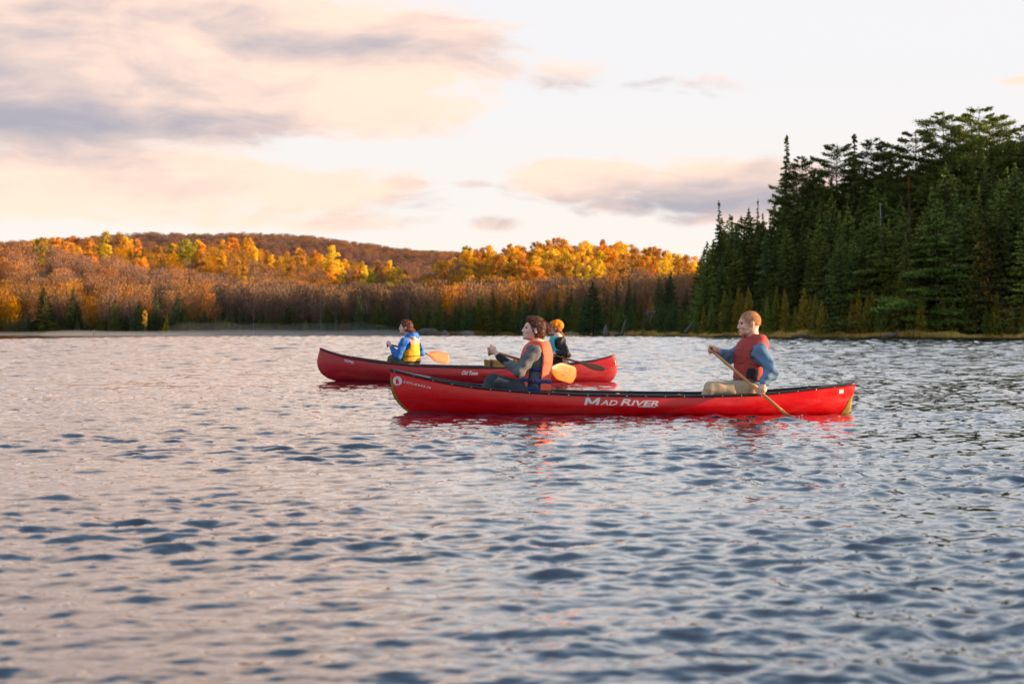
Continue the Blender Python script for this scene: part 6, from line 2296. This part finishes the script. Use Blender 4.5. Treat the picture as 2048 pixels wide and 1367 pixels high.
# nothing grows right in front of the golden crowns (they stand at the edges of small clearings)
for (gu, gw, gy) in GOLD:
    keep &= ~((np.abs(su - gu) < gw * 0.55) & (sy > gy - 42) & (sy < gy + 3))
sx, sy, su = sx[keep], sy[keep], su[keep]
sz = terrain(sx, sy)
order = np.argsort(sy)
sx, sy, su, sz = sx[order], sy[order], su[order], sz[order]
near_n = 285
for k in range(min(near_n, len(sx))):
    u = su[k]
    reg = ('bare reddish brown hardwood on the low slope at the far left', 'bare hardwoods on the far left slope') if u < 450 else \
          (('bare grey brown hardwood in the shaded woods behind the farther canoe', 'bare hardwoods in the shaded woods') if u < 880 else
           ('bare pinkish brown hardwood at the foot of the middle hill', 'bare hardwoods at the foot of the middle hill'))
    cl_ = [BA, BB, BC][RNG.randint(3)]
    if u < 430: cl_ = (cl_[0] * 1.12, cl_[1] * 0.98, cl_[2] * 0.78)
    if 430 < u < 880: cl_ = (0.20, 0.135, 0.10)  # shade of the lower centre woods is put into this darker tree colour
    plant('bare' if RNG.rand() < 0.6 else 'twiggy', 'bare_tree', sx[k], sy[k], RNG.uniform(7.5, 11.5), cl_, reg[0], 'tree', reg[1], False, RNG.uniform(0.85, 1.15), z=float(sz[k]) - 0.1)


def stuff_trees(name, X, Y, Z, meshes, hmin, hmax, h0, color, seed, wmin=0.8, wmax=1.2):
    """everything past the limit: one object, real trees set by geometry nodes"""
    r = np.random.RandomState(seed)
    me = bpy.data.meshes.new(name)
    me.vertices.add(len(X))
    me.vertices.foreach_set('co', np.stack([X, Y, Z - 0.1], 1).astype(np.float32).ravel())
    a = me.attributes.new('size', 'FLOAT_VECTOR', 'POINT')
    s = r.uniform(hmin, hmax, len(X)) / h0; wv = s * r.uniform(wmin, wmax, len(X))
    a.data.foreach_set('vector', np.stack([wv, wv, s], 1).astype(np.float32).ravel())
    a = me.attributes.new('turn', 'FLOAT_VECTOR', 'POINT')
    z0_ = np.zeros(len(X))
    a.data.foreach_set('vector', np.stack([z0_, z0_, r.uniform(0, 6.28, len(X))], 1).astype(np.float32).ravel())
    a = me.attributes.new('pick', 'INT', 'POINT')
    a.data.foreach_set('value', r.randint(0, len(meshes), len(X)).astype(np.int32))
    me.update()
    o = obj(name, me, kind='stuff', color=color)
    ng_ = bpy.data.node_groups.new(name, 'GeometryNodeTree')
    ng_.interface.new_socket('Geometry', in_out='INPUT', socket_type='NodeSocketGeometry')
    ng_.interface.new_socket('Geometry', in_out='OUTPUT', socket_type='NodeSocketGeometry')
    N = ng_.nodes; Lk = ng_.links
    gi = N.new('NodeGroupInput'); go = N.new('NodeGroupOutput')
    iop = N.new('GeometryNodeInstanceOnPoints')
    g2 = N.new('GeometryNodeGeometryToInstance')
    for src in reversed(meshes):
        oi = N.new('GeometryNodeObjectInfo'); oi.inputs['Object'].default_value = src
        oi.transform_space = 'ORIGINAL'
        Lk.new(oi.outputs['Geometry'], g2.inputs[0])
    Lk.new(gi.outputs[0], iop.inputs['Points']); Lk.new(g2.outputs[0], iop.inputs['Instance'])
    iop.inputs['Pick Instance'].default_value = True

    def att(nm, typ):
        n = N.new('GeometryNodeInputNamedAttribute'); n.data_type = typ; n.inputs[0].default_value = nm
        return n.outputs[0]
    Lk.new(att('pick', 'INT'), iop.inputs['Instance Index'])
    Lk.new(att('size', 'FLOAT_VECTOR'), iop.inputs['Scale'])
    Lk.new(att('turn', 'FLOAT_VECTOR'), iop.inputs['Rotation'])
    Lk.new(iop.outputs[0], go.inputs[0])
    md = o.modifiers.new('trees', 'NODES'); md.node_group = ng_
    return o


bare_src = {}
for o_ in scene.objects:
    if o_.name.split('.')[0] == 'bare_tree' and o_.data.name not in bare_src:
        bare_src[o_.data.name] = o_
fx_, fy_, fz_ = sx[near_n:], sy[near_n:], sz[near_n:]
mk = fy_ > 760
st = stuff_trees('bare_woods', fx_[~mk], fy_[~mk], fz_[~mk], list(bare_src.values()), 6.5, 10.0, 11, (0.36, 0.195, 0.10), 4)
st['label'] = 'bare reddish brown woods covering the nearer hills'
st = stuff_trees('summit_woods', fx_[mk], fy_[mk], fz_[mk], list(bare_src.values()), 6.5, 9.0, 11, (0.25, 0.145, 0.105), 5)
st['label'] = 'smooth grey brown woods on the farthest summit'

# conifers that go on out of frame: right-hand point and the east shore
r_ = np.random.RandomState(9)
ex = r_.uniform(60, 330, 2600); ey = r_.uniform(-230, 420, 2600)
eu = np.where(ey > 5, 1024 + FPX * ex / np.maximum(ey, 5), 99999)
ok = (eu > 2130) & (terrain(ex, ey) > 0.6)
ex, ey = ex[ok], ey[ok]
srcs = []
for kd in ('spruce', 'hemlock'):
    for i in range(2):
        a, b, H0 = lib(kd, i, False, 'bark_dark', 'needles', BASEH[kd])
        srcs.append((a, kd))
# one standing tree of each mesh carries it; the rest are set from them
hold = []
for j, (a, kd) in enumerate(srcs):
    o_ = obj('spruce_tree', a, label='dark conifer out on the east shore to the right of the frame', category='tree', group='conifers on the east shore', color=DG)
    o_.location = (float(ex[j]), float(ey[j]), float(terrain(ex[j:j + 1], ey[j:j + 1])[0]) - 0.1)
    hold.append(o_)
es = stuff_trees('east_woods', ex[4:], ey[4:], terrain(ex[4:], ey[4:]), hold, 11, 17, 15.5, DG, 8, 0.9, 1.3)
es['label'] = 'dark conifer woods of the east shore'


# ---------------------------------------------- labels that count along the shore
W1 = 'first second third fourth fifth sixth seventh eighth ninth tenth eleventh twelfth thirteenth fourteenth fifteenth sixteenth seventeenth eighteenth nineteenth'.split()
W10 = {2: ('twenty', 'twentieth'), 3: ('thirty', 'thirtieth'), 4: ('forty', 'fortieth'), 5: ('fifty', 'fiftieth'), 6: ('sixty', 'sixtieth'), 7: ('seventy', 'seventieth'), 8: ('eighty', 'eightieth'), 9: ('ninety', 'ninetieth')}


def nth(i):
    if i < 20: return W1[i - 1]
    if i >= 100: return 'hundred and ' + nth(i - 100) if i > 100 else 'hundredth'
    a, b_ = divmod(i, 10)
    return W10[a][1] if b_ == 0 else W10[a][0] + ' ' + W1[b_ - 1]


groups = {}
for o_ in scene.objects:
    if o_.parent is None and o_.get('group'):
        groups.setdefault(o_['group'], []).append(o_)
SHORT = {'small cedars along the grassy shore of the point': '{} small cedar from the left along the grassy shore of the wooded point',
         'olive green cedars on the middle shore behind the canoes': '{} olive conifer from the left on the middle shore behind the canoes',
         'small conifers on the misty far shore left of the canoes': '{} small conifer from the left along the misty far left shore',
         'dark spruces among the bare hardwoods of the far slope': '{} dark spruce from the left among the bare hardwoods of the slope',
         'slim pale orange birches in the golden band': '{} slim orange birch from the left in the golden band of the hills',
         'small yellow crowns on the left ridge': '{} small yellow crown from the left on the left ridge',
         'golden crowns scattered over the middle hill': '{} small golden crown from the left on the middle hill'}
SHORT['dark conifers in the crowded back row under the skyline of the wooded point'] = '{} dark conifer from the left in the rearmost row under the point skyline'
for g_, oo in groups.items():
    f_ = SHORT.get(g_)
    if f_ is None and len(oo) < 60 and 'conifers' in g_ and 'east shore' not in g_:
        f_ = '{} ' + g_.replace('conifers', 'conifer', 1)
        f_ = {'packed': '{} dark conifer from the left packed behind the middle of the point', 'mid height': '{} dark green conifer from the left in the mid height of the point',
              'shoreline cedars': '{} green conifer from the left behind the shoreline cedars of the point', 'middle height': '{} conifer of middle height from the left just behind the shore cedars'}[
            [k_ for k_ in ('packed', 'mid height', 'shoreline cedars', 'middle height') if k_ in g_][0]]
    if f_ is None: continue
    oo.sort(key=lambda q: q.location.x / q.location.y)
    for i_, q in enumerate(oo):
        q['label'] = f_.format(nth(i_ + 1))

# ------------------------------------------------------------------ shore: dead grass, rocks, driftwood, mist
foliage_mat('dry_grass', trans=0.2, scale=0.25, rnd=0.0, vary=0.35, warm=((0.20, 0.13, 0.04), 0.7))


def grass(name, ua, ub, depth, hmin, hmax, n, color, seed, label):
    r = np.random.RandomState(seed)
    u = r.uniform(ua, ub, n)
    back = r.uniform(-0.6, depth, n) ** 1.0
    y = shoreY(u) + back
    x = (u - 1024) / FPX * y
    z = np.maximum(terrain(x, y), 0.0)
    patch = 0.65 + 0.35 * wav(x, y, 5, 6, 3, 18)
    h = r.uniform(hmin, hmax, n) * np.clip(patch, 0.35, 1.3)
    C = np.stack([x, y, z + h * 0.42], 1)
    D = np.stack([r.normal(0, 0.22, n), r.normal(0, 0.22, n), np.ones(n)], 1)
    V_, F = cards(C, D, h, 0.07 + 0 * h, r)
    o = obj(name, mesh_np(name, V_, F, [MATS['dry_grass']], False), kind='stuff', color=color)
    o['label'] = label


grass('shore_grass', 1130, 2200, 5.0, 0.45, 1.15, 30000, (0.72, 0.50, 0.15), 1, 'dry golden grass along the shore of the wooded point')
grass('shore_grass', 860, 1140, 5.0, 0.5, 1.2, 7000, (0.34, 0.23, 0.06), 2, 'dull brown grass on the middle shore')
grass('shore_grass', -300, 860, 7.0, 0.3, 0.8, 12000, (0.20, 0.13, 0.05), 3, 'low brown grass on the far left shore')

pmat('mossy_rock', (0.075, 0.068, 0.055), rough=0.9, var=0.4, scale=1.5, dark=((0.11, 0.12, 0.03), 1.2, 0.9), bump=0.05, bscale=4)
pmat('pale_rock', (0.17, 0.155, 0.14), rough=0.9, var=0.3, scale=2.0, bump=0.04, bscale=4)


def rock(u, y, wpx, hpx, mat, label, seed, dv=0.0):
    W = wpx / FPX * y; Hh = hpx / FPX * y
    s = SDF((-W * 0.75, -W * 0.5, -Hh * 0.8), (W * 0.75, W * 0.5, Hh * 1.4), W / 26)
    r = np.random.RandomState(seed)
    s.ell((0, 0, 0), (W * 0.5, W * 0.34, Hh), None, k=0)
    for _ in range(4):
        s.ell((r.uniform(-.3, .3) * W, r.uniform(-.1, .1) * W, r.uniform(-.1, .25) * Hh), (W * r.uniform(.15, .3), W * 0.2, Hh * r.uniform(.4, .8)), None, k=W * 0.08)
    s.folds(W * 0.02, 9 / W, seed)
    obj('boulder', s.mesh('boulder', [MATS[mat]]), loc=((u - 1024) / FPX * y, y, 0.0), label=label, category='rock')


rock(857, 262, 52, 15, 'mossy_rock', 'large rounded mossy boulder on the shore behind the woman in blue', 1)
rock(838, 264, 30, 8, 'mossy_rock', 'low dark rock left of the large mossy boulder', 2)
rock(891, 266, 15, 10, 'pale_rock', 'small pale boulder right of the large mossy one', 3)
rock(934, 272, 26, 10, 'pale_rock', 'pale flat boulder in the grass left of the near woman', 4)
rock(915, 270, 20, 7, 'mossy_rock', 'low grey rock between the two pale boulders', 5)


def log(name, pts, rad, label, mat='weathered_wood', cat='driftwood'):
    mb = MB(); mb.tube(pts, rad, 8)
    o = mb.mesh(name, [MATS[mat]])
    c = Vector(pts[0]); c.z = 0
    root = obj(name, None, loc=c, label=label, category=cat)
    o.transform(Matrix.Translation(-c))
    obj('trunk', o, root)
    return root


pmat('old_wood', (0.13, 0.115, 0.10), rough=0.95, var=0.35, scale=3, dark=((0.03, 0.027, 0.022), 2, 0.7))


def PS(u, v, Y): return PX(u, v, Y)


Y1 = 212
log('stump', [PS(1211, 676, Y1), PS(1212, 664, Y1), PS(1211, 655, Y1), PS(1213, 649, Y1)], [0.62, 0.42, 0.28, 0.05], 'pointed grey stump standing in the shallows', 'old_wood')
Y2 = 210
rt = log('leaning_snag', [PS(1240, 675, Y2), PS(1245, 664, Y2), PS(1248, 650, Y2), PS(1251, 639, Y2)], [0.30, 0.22, 0.14, 0.05], 'thin leaning grey snag beside the pointed stump', 'old_wood')
mb = MB(); mb.tube([PS(1228, 673, Y2), PS(1233, 667, Y2), PS(1242, 669, Y2)], [0.28, 0.34, 0.22], 8)
o = mb.mesh('root', [MATS['old_wood']]); o.transform(Matrix.Translation(-rt.location)); obj('root', o, rt)
Y3 = 208
log('leaning_snag', [PS(1370, 666, Y3), PS(1378, 655, Y3), PS(1387, 640, Y3)], [0.26, 0.20, 0.06], 'dead grey trunk leaning out of the grass left of the blond man', 'old_wood')
Y4 = 185
log('driftwood_log', [PS(1583, 673, Y4), PS(1600, 671.5, Y4), PS(1614, 673, Y4)], [0.16, 0.24, 0.12], 'short dark log at the water edge right of the blond man', 'old_wood')
Y5 = 178
log('driftwood_log', [PS(1840, 668.5, Y5), PS(1862, 669, Y5), PS(1890, 671.5, Y5)], [0.10, 0.13, 0.08], 'long pale log lying on the bank at the right')
log('driftwood_log', [PS(1765, 674, Y5), PS(1790, 670, Y5), PS(1796, 658, Y5)], [0.3, 0.22, 0.08], 'upturned grey root at the foot of the shore cedars', 'old_wood')
Y6 = 282
for i, (u, v0, lb) in enumerate([(432, 664, 'leftmost tiny dark stub in the mist'), (452, 664, 'second tiny dark stub in the mist'), (492, 660, 'taller dark stub in the mist'), (512, 661, 'tiny dark stub right of the taller one in the mist'), (188, 658, 'dark post at the far left shore')]):
    log('stub', [PS(u, 671, Y6), PS(u + 0.5, v0, Y6)], [0.22, 0.14], lb, 'bark_dark', 'stub')
log('driftwood_log', [PS(1135, 671, 262), PS(1160, 670, 262)], [0.22, 0.16], 'dark flat log at the waterline right of the beanie')

# thin mist lying on the water under the far left shore
def mist(name, x0, x1, y0, y1, h, dens, seed):
    s = SDF((-1.05, -1.1, -0.4), (1.05, 1.1, 1.2), 0.05)
    r = np.random.RandomState(seed)
    s.ell((0, 0, 0), (0.95, 0.9, 0.6), None, k=0)
    for k_ in range(12):
        s.ell((-0.85 + 1.7 * k_ / 11, r.uniform(-.2, .2), 0.15), (0.17, 0.5, r.uniform(0.45, 0.85)), None, k=0.15)
    me = s.mesh(name, [])
    m = bpy.data.materials.new('mist')
    m.use_nodes = True
    t = NT(m.node_tree)
    vol = t.node('ShaderNodeVolumePrincipled')
    vol.inputs['Color'].default_value = (0.92, 0.90, 0.90, 1)
    vol.inputs['Density'].default_value = dens
    vol.inputs['Anisotropy'].default_value = 0.2
    t.node('ShaderNodeOutputMaterial', Volume=vol)
    me.materials.append(m)
    o = obj(name, me, loc=((x0 + x1) / 2, (y0 + y1) / 2, 0.05), kind='stuff')
    o.scale = ((x1 - x0) / 2, (y1 - y0) / 2, h)
    o['label'] = 'thin white mist lying on the water'


mist('mist', -88, -16, 255, 282, 1.15, 0.024, 1)
mist('mist', -125, -60, 275, 300, 0.9, 0.013, 2)
mist('mist', -66, -22, 262, 286, 3.0, 0.006, 3)

# drops thrown up by the man's paddle and at the near canoe's bow
pmat('water_drop', (0.30, 0.32, 0.36), rough=0.1, var=0.05, spec=0.8)


def splash(c, n, sx, sy, sz, seed, label):
    r = np.random.RandomState(seed)
    mb = MB()
    for _ in range(n):
        p = Vector(c) + Vector((r.normal(0, sx), r.normal(0, sy), abs(r.normal(0, sz))))
        q = r.uniform(0.0025, 0.006)
        mb.tube([p - Vector((0, 0, q)), p, p + Vector((r.normal(0, q), 0, q * 1.3))], [q * 0.4, q, q * 0.3], 5)
    o = obj('splash', mb.mesh('splash', [MATS['water_drop']]), kind='stuff')
    o['label'] = label


splash(N_(1583, 833, -0.64), 34, 0.04, 0.025, 0.008, 1, 'small splash where the blade enters the water')
#splash(N_(832, 825, -0.06), 40, 0.07, 0.03, 0.012, 2, 'small splash at the bow of the near canoe')
